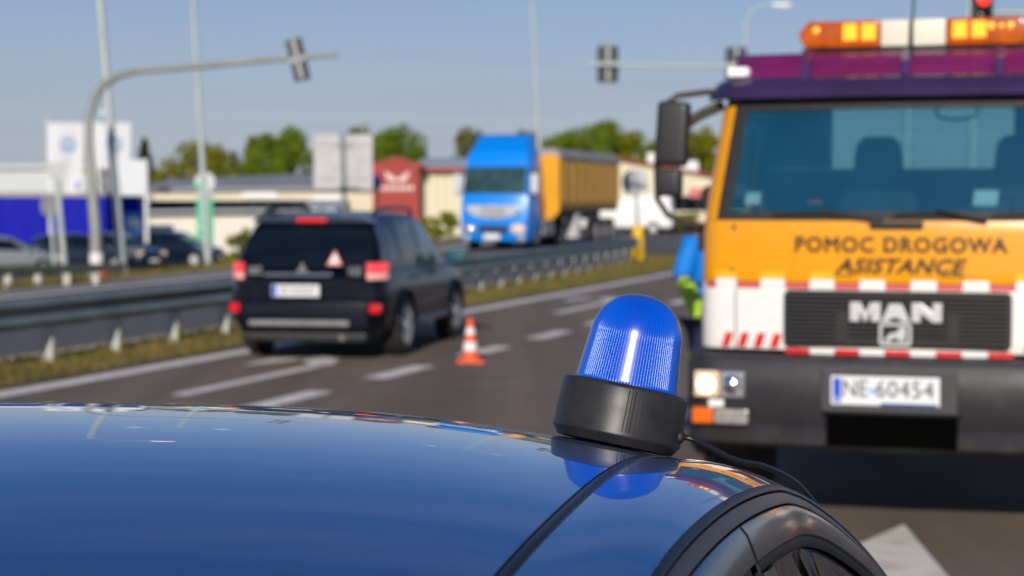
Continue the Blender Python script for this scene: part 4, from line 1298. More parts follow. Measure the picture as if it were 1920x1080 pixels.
# y runs back from the front, x to its left
def bsec(z, hw, yf, yb, r=.14):
    return [(-hw, yb, z), (-hw, yf + r * 1.6, z), (-hw + r * .35, yf + r * .55, z), (-hw + r * 1.3, yf + .05, z), (-hw * .4, yf, z), (hw * .4, yf, z), (hw - r * 1.3, yf + .05, z), (hw - r * .35, yf + r * .55, z), (hw, yf + r * 1.6, z), (hw, yb, z)]
b = MB()
rows = [bsec(.32, 1.17, .06, 1.2), bsec(.5, 1.2, 0, 1.2), bsec(.95, 1.21, .0, 1.9), bsec(1.75, 1.21, .05, 2.0), bsec(1.92, 1.2, .10, 2.0), bsec(2.85, 1.15, .42, 2.0), bsec(2.95, 1.14, .46, 2.0), bsec(3.3, 1.10, .58, 2.0), bsec(3.45, 1.04, .72, 2.0), bsec(3.55, .98, .9, 2.0), bsec(3.85, .95, 1.15, 2.05), bsec(3.97, .9, 1.5, 2.05)]
b.grid(rows, closed=True); k = 10; b.f.append(list(range(k))); b.f.append([11 * k + j for j in range(k)])
b.build('cab', P_BLUE, bt, smooth_ang=45)
b = MB()
def wsp(x, t): 
    y = lerp(.10, .42, t); hw = lerp(1.2, 1.15, t)
    ex = abs(x)
    return Vector((x * hw * .93, y - .012 + .05 * smooth((ex - .8) / .2) + .0, lerp(1.93, 2.84, t)))
b.grid([[wsp(-1 + 2 * j / 12, i / 6) for j in range(13)] for i in range(7)])
b.build('windshield', mat('truck_screen', (.03, .07, .07), .06, spec=.7, var=.35, vscale=1.2), bt, smooth_ang=60)
b = MB(); b.prism([(-1.05, 2.8), (1.05, 2.8), (1.0, 2.98), (-1.0, 2.98)], .28, .45, 'y'); b.build('sun_visor', P_BLUE, bt, bevel=.03)
# slim silver grille band with slats
b = MB(); b.prism([(-.98, 1.42), (-.9, 1.52), (.9, 1.52), (.98, 1.42), (.7, 1.16), (.2, 1.08), (-.2, 1.08), (-.7, 1.16)], -.05, .02, 'y'); gb_ = b.build('grille_band', mat('grille_silver', (.55, .57, .60), .35, metal=.4, var=.06), bt, bevel=.015)
for k in range(4):
    b = MB(); b.box(-.45, .45, -.07, -.052, 1.18 + .075 * k, 1.21 + .075 * k); b.build('slat', mat('slat_grey', (.25, .26, .27), .4, metal=.4, var=.06), gb_)
b = MB(); b.prism([(0, 1.02), (.06, 1.12), (0, 1.22), (-.06, 1.12)], -.085, -.072, 'y'); b.build('badge', M_CHROME, gb_)
b = MB(); b.box(-.52, .52, -.03, .02, .52, .86); b.build('lower_grille', mat('lower_dark', (.004, .03, .10), .5, var=.1), bt, bevel=.03)
for sd in (-1, 1):
    b = MB(); b.lathe([(.01, -.09), (.17, -.06), (.21, 0), (.2, .06), (.01, .06)], 22, 'y', Matrix.Translation((sd * .86, .02, .72)) @ Matrix.Diagonal((1.25, 1, .8, 1))); b.build('headlight', M_LAMPON if sd > 0 else M_LAMPW, bt, smooth_ang=50)
    b = MB(); b.lathe([(.01, -.05), (.12, -.03), (.13, .05), (.01, .05)], 18, 'y', Matrix.Translation((sd * .96, .03, .42))); b.build('fog_lamp', M_LAMPW, bt, smooth_ang=50)
    b = MB(); b.box(-.13, .13, -.1, .1, -.38, .3, Matrix.Translation((sd * 1.36, .35, 2.3))); mi = b.build('mirror', mat('mirror_white', (.6, .62, .64), .3, var=.05), bt, bevel=.07, seg=3, smooth_ang=40)
    b = MB(); b.tube([(sd * 1.1, .45, 2.6), (sd * 1.36, .35, 2.62)], .03, 8); b.tube([(sd * 1.15, .4, 1.95), (sd * 1.36, .35, 1.9)], .03, 8); b.build('arm', M_BLACK, mi, smooth_ang=50)
    b = MB(); b.prism([(.62, 2.0), (1.6, 2.0), (1.55, 2.75), (.78, 2.75)], sd * 1.19, sd * 1.215, 'x'); b.build('side_window', M_DARKG, bt)
    wheel(bt, sd * 1.05, 1.35, .5, .3, 8, mat('steel_rim', (.32, .31, .30), .5, metal=.5, var=.1), .6)
    wheel(bt, sd * 1.0, 5.0, .5, .5, 8, MATS['steel_rim'], .6)
    b = MB(); b.box(min(sd*.8, sd*1.2), max(sd*.8, sd*1.2), 2.3, 3.9, .42, 1.0); b.build('fuel_tank', mat('tank_grey', (.3, .3, .31), .4, metal=.5, var=.1), bt, bevel=.1, seg=3)
    b = MB(); b.box(min(sd*.35, sd*.45), max(sd*.35, sd*.45), 1.0, 6.0, .8, 1.05); b.build('chassis_rail', M_BLACK, bt)
license_plate(bt, (-.05, -.04, .46), .56, .18, None, -1, strip=False)
# trailer
tr_yaw = R(16)
tm = BTM @ Vector((.38, 2.7, 0))
tl = empty('tipper_trailer', (tm.x, tm.y, 0), -tr_yaw)
tag(tl, 'yellow tipper trailer with grey rolled cover behind the blue cab', 'trailer')
M_YEL = mat('trailer_yellow', (.72, .33, .005), .45, var=.05, vscale=.8)
TL = 9.5
b = MB(); b.prism([(-1.22, 1.35), (1.22, 1.35), (1.25, 1.6), (1.25, 3.1), (-1.25, 3.1), (-1.25, 1.6)], .15, TL, 'y'); b.build('tub', mat('tub_yellow_shaded', (.50, .27, .035), .5, var=.06, vscale=.6), tl, bevel=.05, seg=2)  # trailer yellow darkened in the colour for its shaded sides
b = MB(); b.prism([(-1.27, 1.05), (1.0, 1.0), (1.28, 1.3), (1.28, 3.2), (1.1, 3.28), (-1.27, 3.28)], 0, .15, 'y'); b.build('front_wall', M_YEL, tl, bevel=.03)
b = MB(); b.prism([(-1.28, 3.1), (1.28, 3.1), (1.28, 3.25), (1.1, 3.52), (-1.1, 3.52), (-1.28, 3.25)], .155, TL + .02, 'y'); b.build('cover', mat('cover_grey', (.30, .29, .28), .8, var=.1, vscale=.8), tl, bevel=.05)
for k in range(8):
    yy = lerp(.8, TL - .2, k / 7)
    for sd in (-1, 1):
        b = MB(); b.box(min(sd*1.252, sd*1.31), max(sd*1.252, sd*1.31), yy - .05, yy + .05, 1.62, 3.08); b.build('rib', MATS['tub_yellow_shaded'], tl)
b = MB(); b.box(-.5, .5, .5, TL - .1, .95, 1.34); b.build('chassis', M_BLACK, tl)
b = MB(); b.box(.7, 1.2, 3.0, 3.5, .3, 1.2); b.build('landing_leg', mat('leg_pale', (.45, .45, .45), .5, var=.1), tl, bevel=.03)
for sd in (-1, 1):
    for k in range(3): wheel(tl, sd * 1.05, TL - 3.6 + 1.3 * k, .5, .38, 8, mat('trailer_rim', (.55, .53, .5), .5, metal=.3, var=.1), .6)
# ------------------------------------------------------------------ tow truck
TO = Vector((1.905, 9.46, 0))
tow = empty('tow_truck', TO, -RD)
tag(tow, 'yellow and white recovery truck with purple roof visor and amber light bar', 'truck')
P_ORANGE = mat('tow_orange', (.80, .33, .0), .32, coat=.5, var=.03, vscale=1.5, coat_rough=.08, dirt=.22, dscale=9, dcol=(.30, .13, .02))
P_TWHITE = mat('tow_white', (.80, .78, .75), .38, coat=.3, var=.03, vscale=3, coat_rough=.1, dirt=.22, dscale=8, dcol=(.42, .36, .28))
P_PURPLE = mat('tow_purple', (.05, .014, .10), .35, coat=.5, var=.1, vscale=3)
P_MAG = mat('tow_magenta', (.15, .010, .085), .4, coat=.3, var=.12, vscale=5)
M_BUMP = mat('bumper_plastic', (.027, .027, .030), .5, var=.18, vscale=5, bump=.08, bscale=90, rvar=.1, dirt=.4, dscale=7, dcol=(.075, .068, .06))
M_STRW = mat('stripe_white', (.80, .78, .74), .4, var=.04)
M_STRR = mat('stripe_red', (.62, .015, .02), .4, var=.06)

CW = [(.4, 1.03), (1.35, 1.03), (1.63, 1.02), (2.2, .955), (2.46, .92), (2.6, .85)]
CL = [(.4, .0), (1.55, .0), (1.66, .012), (2.2, .17), (2.32, .22), (2.46, .36), (2.6, .7)]
CR = .13
CAB_Y = 1.72
def S(s, z, off=0.0):
    hw, ln = interp(CW, z), sinterp(CL, z)
    a, sg = abs(s), (1 if s >= 0 else -1)
    bow = .055
    xe = hw - CR
    if a <= 1:
        x = a * xe; y = ln + bow * (x / xe) ** 2
        sl = 2 * bow * x / xe ** 2
        n = Vector((sl, -1, 0)).normalized()
    elif a <= 1.4:
        t = (a - 1) / .4 * pi / 2
        t0 = atan(2 * bow / xe)
        tt = lerp(t0, pi / 2, (a - 1) / .4)
        x = xe + CR * (sin(tt) - sin(t0)); y = ln + bow + CR * (cos(t0) - cos(tt))
        n = Vector((sin(tt), -cos(tt), 0))
    else:
        t0 = atan(2 * bow / xe)
        x = xe + CR * (1 - sin(t0)); y = ln + bow + CR * cos(t0) + (a - 1.4)
        n = Vector((1, 0, 0))
    return Vector(((x + n.x * off) * sg, y + n.y * off, z))
def patch(name, s0, s1, z0, z1, m, off=0.0, thick=.02, ns=None, nz=6, parent=None, skew=0.0, bevel=0.0):
    ns = ns or max(3, int(abs(s1 - s0) * 14))
    rows = []
    for i in range(nz + 1):
        z = lerp(z0, z1, i / nz)
        rows.append([S(lerp(s0, s1, j / ns) + skew * (i / nz), z, off) for j in range(ns + 1)])
    back = [[S(lerp(s0, s1, j / ns) + skew * (i / nz), lerp(z0, z1, i / nz), off - thick) for j in range(ns + 1)] for i in range(nz + 1)]
    b = MB()
    nc = ns + 1
    b.grid(rows); b.grid(back)
    k = (nz + 1) * nc
    for j in range(ns):
        b.f.append((j, j + 1, k + j + 1, k + j)); q = nz * nc
        b.f.append((q + j, q + j + 1, k + q + j + 1, k + q + j))
    for i in range(nz):
        b.f.append((i * nc, (i + 1) * nc, k + (i + 1) * nc, k + i * nc)); q = ns
        b.f.append((i * nc + q, (i + 1) * nc + q, k + (i + 1) * nc + q, k + i * nc + q))
    return b.build(name, m, parent or tow, smooth_ang=35, bevel=bevel)
SE = 1.4 + CAB_Y - .25                # side end parameter
patch('front_panel', -1.52, 1.52, 1.305, 1.615, P_ORANGE, nz=5, bevel=.004)
patch('lower_fascia', -1.48, 1.48, .965, 1.30, P_TWHITE, nz=5, bevel=.004)
for sd in (-1, 1):
    patch('pillar', sd * 1.02, sd * 1.52, 1.617, 2.2, P_ORANGE, nz=8)
    d = patch('door', sd * 1.525, sd * (1.4 + 1.12), .66, 1.615, P_ORANGE, nz=6)
    patch('door_window', sd * 1.56, sd * (1.4 + 1.08), 1.66, 2.14, glass_mat('door_glass', (.5, .62, .62), .7), nz=4, thick=.006, parent=d, off=-.01)
    patch('door_frame', sd * 1.525, sd * (1.4 + 1.12), 2.142, 2.198, P_ORANGE, nz=2, parent=d)
    b = MB(); b.box(min(sd*1.01, sd*1.06), max(sd*1.01, sd*1.06), .45, .65, 1.36, 1.40); b.build('door_handle', M_BLACK, d, bevel=.01)
    patch('rear_corner', sd * (1.4 + 1.125), sd * SE, .66, 2.198, P_ORANGE, nz=6)
# roof
patch('roof_front', -1.45, 1.45, 2.325, 2.478, P_MAG, nz=6, thick=.03)
for sd in (-1, 1): patch('roof_side', sd * 1.452, sd * SE, 2.201, 2.478, P_PURPLE, nz=4)
b = MB()
rows = []
for i in range(9):
    t = i / 8
    rows.append([])
for i in range(9):
    y = lerp(.40, CAB_Y, i / 8)
    hwv = .92 - .02 * (i == 0)
    rows[i] = [Vector((lerp(-hwv, hwv, j / 12), y + (.055 * (abs(j - 6) / 6) ** 2 if i < 2 else 0), 2.478 + .03 * (1 - (abs(j - 6) / 6) ** 2.5) * smooth(i / 3))) for j in range(13)]
b.grid(rows); b.build('roof', P_PURPLE, tow, smooth_ang=50, solid=.03)
# sun visor below the magenta front
b = MB()
rows = []
for i, (z, off) in enumerate(((2.35, .0), (2.345, .03), (2.325, .06), (2.28, .085), (2.24, .09), (2.23, .078), (2.245, .0))):
    rows.append([S(lerp(-1.36, 1.36, j / 28), z, off) for j in range(29)])
b.grid(rows); b.build('sun_visor', mat('visor_purple', (.035, .020, .07), .28, coat=.6, var=.15, vscale=4), tow, smooth_ang=50, solid=.008)
for sx in (-.50, .0, .46):
    b = MB(); b.prism([(.24, 2.42), (.20, 2.33), (.23, 2.30), (.42, 2.47), (.42, 2.495)], sx - .022, sx + .022, 'x'); b.build('visor_bracket', P_PURPLE, tow, bevel=.004)
for sd in (-1, 1):
    b = MB(); b.box(sd * .85 - .055, sd * .85 + .055, .24, .34, 2.352, 2.402); b.build('marker_lamp', mat('marker_white', (.85, .84, .8), .25, emit=(1, .95, .85), estr=.15, var=.03), tow, bevel=.012)
# windshield, seal and cabin behind it
patch('windshield', -1.02, 1.02, 1.64, 2.21, glass_mat('screen_glass', (.80, .95, .97), .9, ior=1.6, dust_sheen=.12, dcol=(.02, .25, .46)), off=-.006, thick=.006, nz=10)  # blue film colour paints in the sky's reflection over slight dust
for nm, a in (('lower', (-1.06, 1.06, 1.618, 1.66)), ('upper', (-1.06, 1.06, 2.175, 2.22)), ):
    patch('windshield_seal', *a, M_RUBBER, off=.006, thick=.02, nz=3)
for sd in (-1, 1): patch('windshield_seal', sd * .96, sd * 1.06, 1.661, 2.174, M_RUBBER, off=.006, thick=.02, nz=6)
M_CABIN = mat('cabin_dark', (.02, .03, .035), .8, var=.15)
M_CABIN2 = mat('cabin_grey', (.04, .06, .07), .8, var=.15)
b = MB(); b.box(-.98, .98, .18, 1.68, .78, .84); b.build('cab_floor', M_CABIN, tow)
b = MB(); b.prism([(.11, 1.0), (.11, 1.58), (.20, 1.61), (.42, 1.60), (.5, 1.52), (.5, 1.0)], -.94, .94, 'x'); dash = b.build('dashboard', M_CABIN, tow, bevel=.02)
b = MB(); b.box(-.90, .90, .45, 1.66, 2.30, 2.34); b.build('headliner', M_CABIN2, tow)
# rear wall with window
wx0, wx1, wz0, wz1 = -.56, .47, 1.90, 2.245
for nm, a in (('rear_wall', (-.96, .96, .84, wz0)), ('rear_wall', (-.96, .96, wz1, 2.32)), ('rear_wall', (-.96, wx0, wz0, wz1)), ('rear_wall', (wx1, .96, wz0, wz1))):
    b = MB(); b.box(a[0], a[1], CAB_Y - .03, CAB_Y, a[2] + .001, a[3] - .001); b.build(nm, M_CABIN2, tow)
b = MB(); b.box(wx0, wx1, CAB_Y - .02, CAB_Y - .014, wz0, wz1); b.build('rear_window', glass_mat('rear_glass', (.75, .88, .85), .9), tow)
for sx in (-.24, .52):
    b = MB(); b.box(sx - .24, sx + .24, .75, 1.2, .95, 1.12); st = b.build('seat', M_CABIN, tow, bevel=.05, seg=3)
    b = MB(); b.prism([(sx - .24, 1.1), (sx + .24, 1.1), (sx + .22, 1.72), (sx + .14, 1.84), (sx + .12, 2.02), (sx + .08, 2.07), (sx - .08, 2.07), (sx - .12, 2.02), (sx - .14, 1.84), (sx - .22, 1.72)], 1.18, 1.3, 'y'); b.build('backrest', M_CABIN, st, bevel=.03, seg=3)
b = MB()
Mx = Matrix.Translation((.52, .52, 1.62)) @ Matrix.Rotation(R(-32), 4, 'X')
b.tube([(.235 * cos(a), .235 * sin(a), 0) for a in [2 * pi * k / 28 for k in range(29)]], .016, 8, M=Mx)
b.tube([(-.23, 0, 0), (.23, 0, 0)], .014, 6, M=Mx); b.tube([(0, 0, 0), (0, -.23, 0)], .014, 6, M=Mx); b.tube([(0, 0, -.3), (0, 0, .01)], .03, 8, M=Mx)
b.build('steering_wheel', M_CABIN, tow, smooth_ang=60)
M_PAPER = mat('paper', (.72, .76, .72), .7, var=.08)
def pane_card(name, s0, s1, z0, z1, m, skew=0): return patch(name, s0, s1, z0, z1, m, off=-.014, thick=.003, ns=3, nz=2, skew=skew)
pane_card('sticker', -.885, -.80, 1.695, 1.755, M_PAPER)
pane_card('sticker', .40, .53, 1.69, 1.765, M_PAPER, .01)
pane_card('sticker', -.52, -.44, 1.70, 1.715, mat('sticker_red', (.5, .03, .06), .5, var=.1))
b = MB(); b.tube([(.20 + .11 * sin(a), 1.0, 2.28 - .13 * cos(a / 2.0)) for a in [-2.6 + k * .26 for k in range(21)]], .008, 6); b.build('hanging_cord', M_BLACK, tow, smooth_ang=60)
# wipers
for x0, x1 in ((-.62, -.08), (-.02, .42), (.45, .8)):
    b = MB(); b.tube([S(x0 / .89, 1.645, .03), S((x0 + x1) / 2 / .89, 1.655, .035), S(x1 / .89, 1.622, .03)], .009, 6)
    w_ = b.build('wiper', M_BLACK, tow, smooth_ang=60)
    b = MB(); b.tube([S(x1 / .89, 1.61, .02), S(lerp(x0, x1, .45) / .89, 1.665, .045)], .011, 6); b.build('arm', M_BLACK, w_, smooth_ang=60)
b = MB(); b.box(-.14, .12, -.02, .03, 1.575, 1.612); b.build('wiper_cover', M_BLACK, tow, bevel=.008)
# lettering
M_LET = mat('letter_brown', (.055, .030, .012), .5, var=.05)
def on_front(o, off=.004):
    """bend flat lettering onto the bowed front"""
    hw = interp(CW, 1.4) - CR
    for v in o.data.vertices:
        w = o.matrix_basis @ v.co
        w.y += .055 * (w.x / hw) ** 2
        v.co = w
    o.location = (0, 0, 0); o.rotation_euler = (0, 0, 0); o.scale = (1, 1, 1)
    return o
def front_text(name, body, size, loc, bold, shear=0.0, space=1.0, sx=1.0, m=M_LET, ex=.002):
    o = text_part(name, body, size, m, tow, loc, bold=bold, shear=shear, space=space, sx=sx, extrude=ex)
    bpy.context.view_layer.update()
    return split_letters(on_front(o))
front_text('lettering', 'POMOC DROGOWA', .104, (.0, -.004, 1.492), .0032, space=1.12, sx=.985)
front_text('lettering', 'ASISTANCE', .100, (.0, -.004, 1.387), .0034, shear=.32, space=1.08, sx=1.13)
b = MB(); b.box(-.345, .325, -.006, -.001, 1.338, 1.346); on_front(b.build('underline', M_LET, tow))
# conspicuity stripes
hs = interp(CW, 1.3) - CR
def xs_(x): return x / hs
N_ST = 17
for k in range(N_ST):
    x0 = lerp(-1.18, 1.18, k / N_ST); x1 = lerp(-1.18, 1.18, (k + 1) / N_ST)
    white = k % 2 == 1
    patch('stripe_block', x0, x1 - .003, 1.278 if white else 1.272, 1.322 if white else 1.302, M_STRW if white else mat('stripe_pink', (.62, .10, .10), .45, var=.06), off=.004, thick=.003, ns=3, nz=1)
    if white and (k < 6 or k > 12): patch('yellow_block', x0, x1 - .003, 1.325, 1.358, mat('stripe_yellow', (.85, .47, .01), .4, var=.04), off=.004, thick=.003, ns=3, nz=1)
for k in range(9):
    x0 = lerp(-.62, .62, k / 9); x1 = lerp(-.62, .62, (k + 1) / 9)
    patch('stripe_block', x0, x1 - .003, .948, .974, M_STRR if k % 2 == 0 else M_STRW, off=.006, thick=.003, ns=3, nz=1)
for sd in (-1, 1):
    for k in range(4):
        s0 = -.99 + .093 * k if sd < 0 else .665 + .093 * k
        patch('diagonal_stripe', s0, s0 + .045, .972, 1.045, M_STRR, off=.004, thick=.003, ns=2, nz=3, skew=.025)
for sd in (-1, 1):
    patch('panel_gap', sd * .905, sd * .912, .966, 1.27, mat('gap_line', (.02, .02, .02), .7, var=.1), off=.0015, thick=.003, ns=1, nz=3)
    for zz in (1.36, 1.58):
        b = MB(); b.lathe([(.002, -.004), (.011, -.003), (.013, .004), (.002, .004)], 12, 'y', Matrix.Translation(S(sd * .93, zz))); b.build('bolt', M_BLACK, tow)
# grille
gl0, gl1, gz0, gz1 = -.565, .545, .985, 1.268
def rrect(x0, x1, z0, z1, r, n=5):
    P = []
    for cx, cz, a0 in ((x1 - r, z1 - r, 0), (x0 + r, z1 - r, 90), (x0 + r, z0 + r, 180), (x1 - r, z0 + r, 270)):
        for k in range(n + 1):
            a = R(a0 + 90 * k / n); P.append((cx + r * cos(a), cz + r * sin(a)))
    return P
b = MB(); b.prism(rrect(gl0, gl1, gz0, gz1, .03), -.012, .05, 'y'); gri = b.build('grille', mat('grille_black', (.010, .010, .011), .5, var=.15), tow, bevel=.004)
for k in range(12):
    z = lerp(gz0 + .022, gz1 - .022, k / 11)
    b = MB(); b.box(gl0 + .025, gl1 - .025, -.034, -.013, z - .006, z + .006); b.build('slat', mat('slat_black', (.012, .012, .013), .45, var=.1), gri, bevel=.003)
b = MB(); b.prism([(-.30, gz0 + .03), (.30, gz0 + .03), (.30, 1.17), (.24, 1.17), (.24, gz0 + .05), (-.24, gz0 + .05), (-.24, 1.17), (-.30, 1.17)], -.036, -.0345, 'y'); b.build('inner_frame', MATS['grille_black'], gri)
M_SILV = mat('badge_silver', (.62, .62, .62), .35, metal=.35, var=.05)
LZ0, LZ1 = 1.118, 1.213
def let(poly, name='badge_letter'):
    b = MB(); b.prism(poly, -.052, -.036, 'y'); return b.build(name, M_SILV, gri, bevel=.003)
gx = -.008
let([(gx-.222, LZ0), (gx-.175, LZ0), (gx-.175, LZ1-.045), (gx-.152, LZ0), (gx-.142, LZ0), (gx-.119, LZ1-.045), (gx-.119, LZ0), (gx-.072, LZ0), (gx-.072, LZ1), (gx-.122, LZ1), (gx-.147, LZ1-.05), (gx-.172, LZ1), (gx-.222, LZ1)])
let([(gx-.073+.004, LZ0), (gx-.030, LZ0), (gx-.020, LZ0+.018), (gx+.020, LZ0+.018), (gx+.030, LZ0), (gx+.071, LZ0), (gx+.030, LZ1-.006), (gx-.030, LZ1-.006)])
let([(gx+.078, LZ0), (gx+.122, LZ0), (gx+.122, LZ1-.05), (gx+.180, LZ0), (gx+.224, LZ0), (gx+.224, LZ1), (gx+.180, LZ1), (gx+.180, LZ0+.05), (gx+.122, LZ1), (gx+.078, LZ1)])
ez0, ez1 = 1.0, 1.113
outer = rrect(gx-.078, gx+.078, ez0, ez1, .018); inner = rrect(gx-.064, gx+.064, ez0+.014, ez1-.014, .008)
b = MB(); n_ = len(outer)
for P_, y_ in ((outer, -.05), (inner, -.05), (outer, -.036), (inner, -.036)): b.v += [(x, y_, z) for x, z in P_]
for i in range(n_):
    j = (i + 1) % n_
    b.f += [(i, j, n_ + j, n_ + i), (i, j, 2*n_ + j, 2*n_ + i), (n_ + i, n_ + j, 3*n_ + j, 3*n_ + i)]
b.build('emblem_frame', M_SILV, gri)
# striding lion silhouette
lion = [(-.058, .008), (-.050, .024), (-.040, .030), (-.032, .046), (-.016, .054), (.004, .056), (.014, .066), (.020, .080), (.032, .086), (.046, .082), (.054, .070), (.050, .060), (.053, .044), (.048, .034), (.050, .016), (.056, .008), (.042, .008), (.038, .026), (.030, .022), (.028, .008), (.014, .008), (.016, .024), (.006, .030), (-.010, .028), (-.022, .020), (-.026, .008), (-.040, .008), (-.038, .016), (-.046, .014)]
b = MB(); b.prism([(gx + x, ez0 + .010 + z) for x, z in lion], -.048, -.037, 'y'); b.build('emblem_lion', M_SILV, gri)
# bumper: lofted section across the width
b = MB()
prof = [(.16, .46), (-.02, .47), (-.085, .50), (-.10, .56), (-.07, .585), (-.085, .62), (-.115, .66), (-.125, .80), (-.115, .905), (-.09, .935), (.0, .945), (.16, .945)]
rows = []
for j in range(33):
    x = lerp(-1.06, 1.06, j / 32)
    wrap = .35 * max(0, (abs(x) - .93) / .13) ** 2
    rows.append([(x, y + wrap * .3 + .05 * (x / 1.0) ** 2, z) for y, z in prof])
b.grid(rows)
for j in (0, 32): b.f.append([j * len(prof) + k for k in range(len(prof))])
bum = b.build('bumper', M_BUMP, tow, smooth_ang=35)
b = MB(); b.box(-.33, .30, -.13, -.05, .505, .655); b.prism([(-.33, .655), (.30, .655), (.33, .665), (-.36, .665)], -.128, -.06, 'y'); b.build('towing_recess', mat('recess_shade', (.002, .002, .002), .95, var=.1, spec=.0), bum, bevel=.012)  # block standing proud, coloured flat black to paint in the recess's shade
b = MB(); b.box(-.36, .30, -.133, -.10, .675, .895); b.build('plate_panel', mat('panel_plastic', (.045, .045, .048), .5, var=.1), bum, bevel=.008)
pl = license_plate(tow, (-.045, -.143, .785), .525, .142, None, -1, strip=False)
b = MB(); b.box(-.25, -.212, -.0085, -.0065, -.058, .06); b.build('blue_strip', M_PBLUE, pl)
split_letters(text_part('characters', 'NE', .118, M_INK, pl, (-.145, -.0075, .006), extrude=.001, bold=.0002, sx=.86), 'character')
split_letters(text_part('characters', '60454', .118, M_INK, pl, (.095, -.0075, .006), extrude=.001, bold=.0002, sx=.92, space=1.06), 'character')
b = MB(); b.lathe([(.004, -.0088), (.014, -.0088), (.014, -.0065), (.004, -.0065)], 16, 'y', Matrix.Translation((-.06, 0, .0)));  b.build('sticker', mat('holo_cyan', (.1, .5, .8), .3, metal=.2, var=.1), pl)
b = MB(); b.box(-.02, .25, -.0085, -.0065, -.069, -.058); b.build('dealer_strip', mat('strip_navy', (.01, .06, .25), .5, var=.1), pl)
text_part('country_code', 'PL', .03, M_WHITE, pl, (-.231, -.009, -.043), extrude=.0006)
for sd in (-1, 1):
    def bx2(x0, x1): return (min(sd * x0, sd * x1), max(sd * x0, sd * x1))
    def yb(x): return -.125 + .05 * x * x + .35 * .3 * max(0, (abs(x) - .93) / .13) ** 2
    x0, x1 = bx2(.735, 1.0)
    b = MB(); b.box(x0 - .012, x1 + .012, -.085, .0, .715, .868); hl = b.build('headlight', M_BLACK, bum, bevel=.01)
    xa, xb = bx2(.875, 1.0)
    b = MB(); b.box(xa, xb, -.105, -.08, .728, .858); b.build('main_lamp', M_LAMPON, hl, bevel=.012, seg=3)
    b = MB(); b.lathe([(.01, -.122), (.035, -.116), (.05, -.106), (.01, -.106)], 20, 'y', Matrix.Translation((sd * .94, 0, .79))); b.build('bulb_glow', mat('bulb_glow', (.95, .85, .7), .3, emit=(1, .8, .55), estr=1.2, var=.1), hl, smooth_ang=50)
    xa, xb = bx2(.745, .868)
    b = MB(); b.box(xa, xb, -.105, -.08, .728, .858); b.build('high_beam', M_LAMPW, hl, bevel=.02, seg=3)
    b = MB(); b.lathe([(.01, -.118), (.045, -.108), (.052, -.1), (.01, -.1)], 20, 'y', Matrix.Translation((sd * .81, 0, .79))); b.build('reflector', M_CHROME, hl, smooth_ang=50)
    xa, xb = bx2(.85, .93)
    b = MB(); b.box(xa, xb, -.098, -.06, .675, .715); b.build('side_reflector', M_WHITE, bum, bevel=.008)
    xa, xb = bx2(.905, 1.012)
    b = MB(); b.box(xa, xb, -.10, -.02, .592, .672); b.build('indicator', mat('indicator_orange', (.78, .14, .005), .25, coat=.5, var=.1), bum, bevel=.01)
    xa, xb = bx2(.725, .90)
    b = MB(); b.box(xa, xb, -.108, -.02, .592, .668); b.build('fog_lamp', mat('fog_grey', (.35, .34, .32), .3, metal=.3, coat=.5, var=.2, vscale=20), bum, bevel=.012)
    # step under the bumper end
    b = MB(); b.box(*bx2(.80, 1.06), .18, .55, .42, .66); b.build('step', M_BLACK, tow, bevel=.02)
    # wheels
    wheel(tow, sd * .93, 1.0, .42, .24, 8, MATS['steel_rim'], .55)
    wheel(tow, sd * .88, 4.9, .42, .42, 8, MATS['steel_rim'], .55)
    b = MB(); b.tube([(sd * .95, 1.0 + .5 * cos(a), .42 + .5 * sin(a)) for a in [pi * k / 12 for k in range(13)]], .05, 6); b.build('mudguard', M_BLACK, tow, smooth_ang=50)
    b = MB(); b.box(*bx2(.36, .44), .3, 7.4, .55, .78); b.build('chassis_rail', M_BLACK, tow)
    # mirrors
    mz = 2.06
    b = MB(); b.box(-.085, .085, -.045, .05, -.17, .165, Matrix.Translation((sd * 1.165, .13, mz)) @ Matrix.Rotation(R(sd * -3), 4, 'Y')); mi = b.build('mirror', mat('mirror_black', (.022, .022, .024), .4, var=.1), tow, bevel=.035, seg=4, smooth_ang=40)
    b = MB(); b.box(-.07, .07, -.04, .05, -.075, .07, Matrix.Translation((sd * 1.185, .12, 1.81))); b.build('wide_mirror', MATS['mirror_black'], tow, bevel=.025, seg=3, smooth_ang=40)
    b = MB(); b.tube([(sd * .93, .33, 2.28), (sd * 1.02, .24, 2.275), (sd * 1.15, .17, 2.255), (sd * 1.215, .15, 2.21), (sd * 1.245, .15, 2.05), (sd * 1.255, .15, 1.88), (sd * 1.25, .15, 1.72), (sd * 1.20, .17, 1.64), (sd * 1.12, .2, 1.60), (sd * 1.01, .26, 1.58)], .016, 8); b.build('mirror_arm', mat('arm_brown', (.05, .035, .03), .5, var=.2), tow, smooth_ang=60)
    b = MB(); b.tube([(sd * .95, .33, 2.21), (sd * 1.04, .24, 2.16), (sd * 1.12, .17, 2.10)], .028, 8); b.build('mirror_arm', mat('arm_olive', (.06, .055, .035), .5, var=.2), tow, smooth_ang=60)
    b = MB(); b.box(*bx2(1.02, 1.065), .28, .36, 1.45, 1.60); b.build('hinge', M_BLACK, tow, bevel=.01)
b = MB(); b.box(-.95, .95, .05, .3, .70, .80); b.box(-.95, .95, .30, .36, .45, .95); b.build('under_panel', mat('gap_dark', (.012, .011, .01), .7, var=.2), tow)
# engine bits showing in the gap
for x0, x1 in ((-.27, -.2), (-.18, -.1), (.05, .22)):
    b = MB(); b.box(x0, x1, .015, .05, .948, .962); b.build('gap_plate', mat('brass_dull', (.12, .09, .035), .5, var=.2), tow)
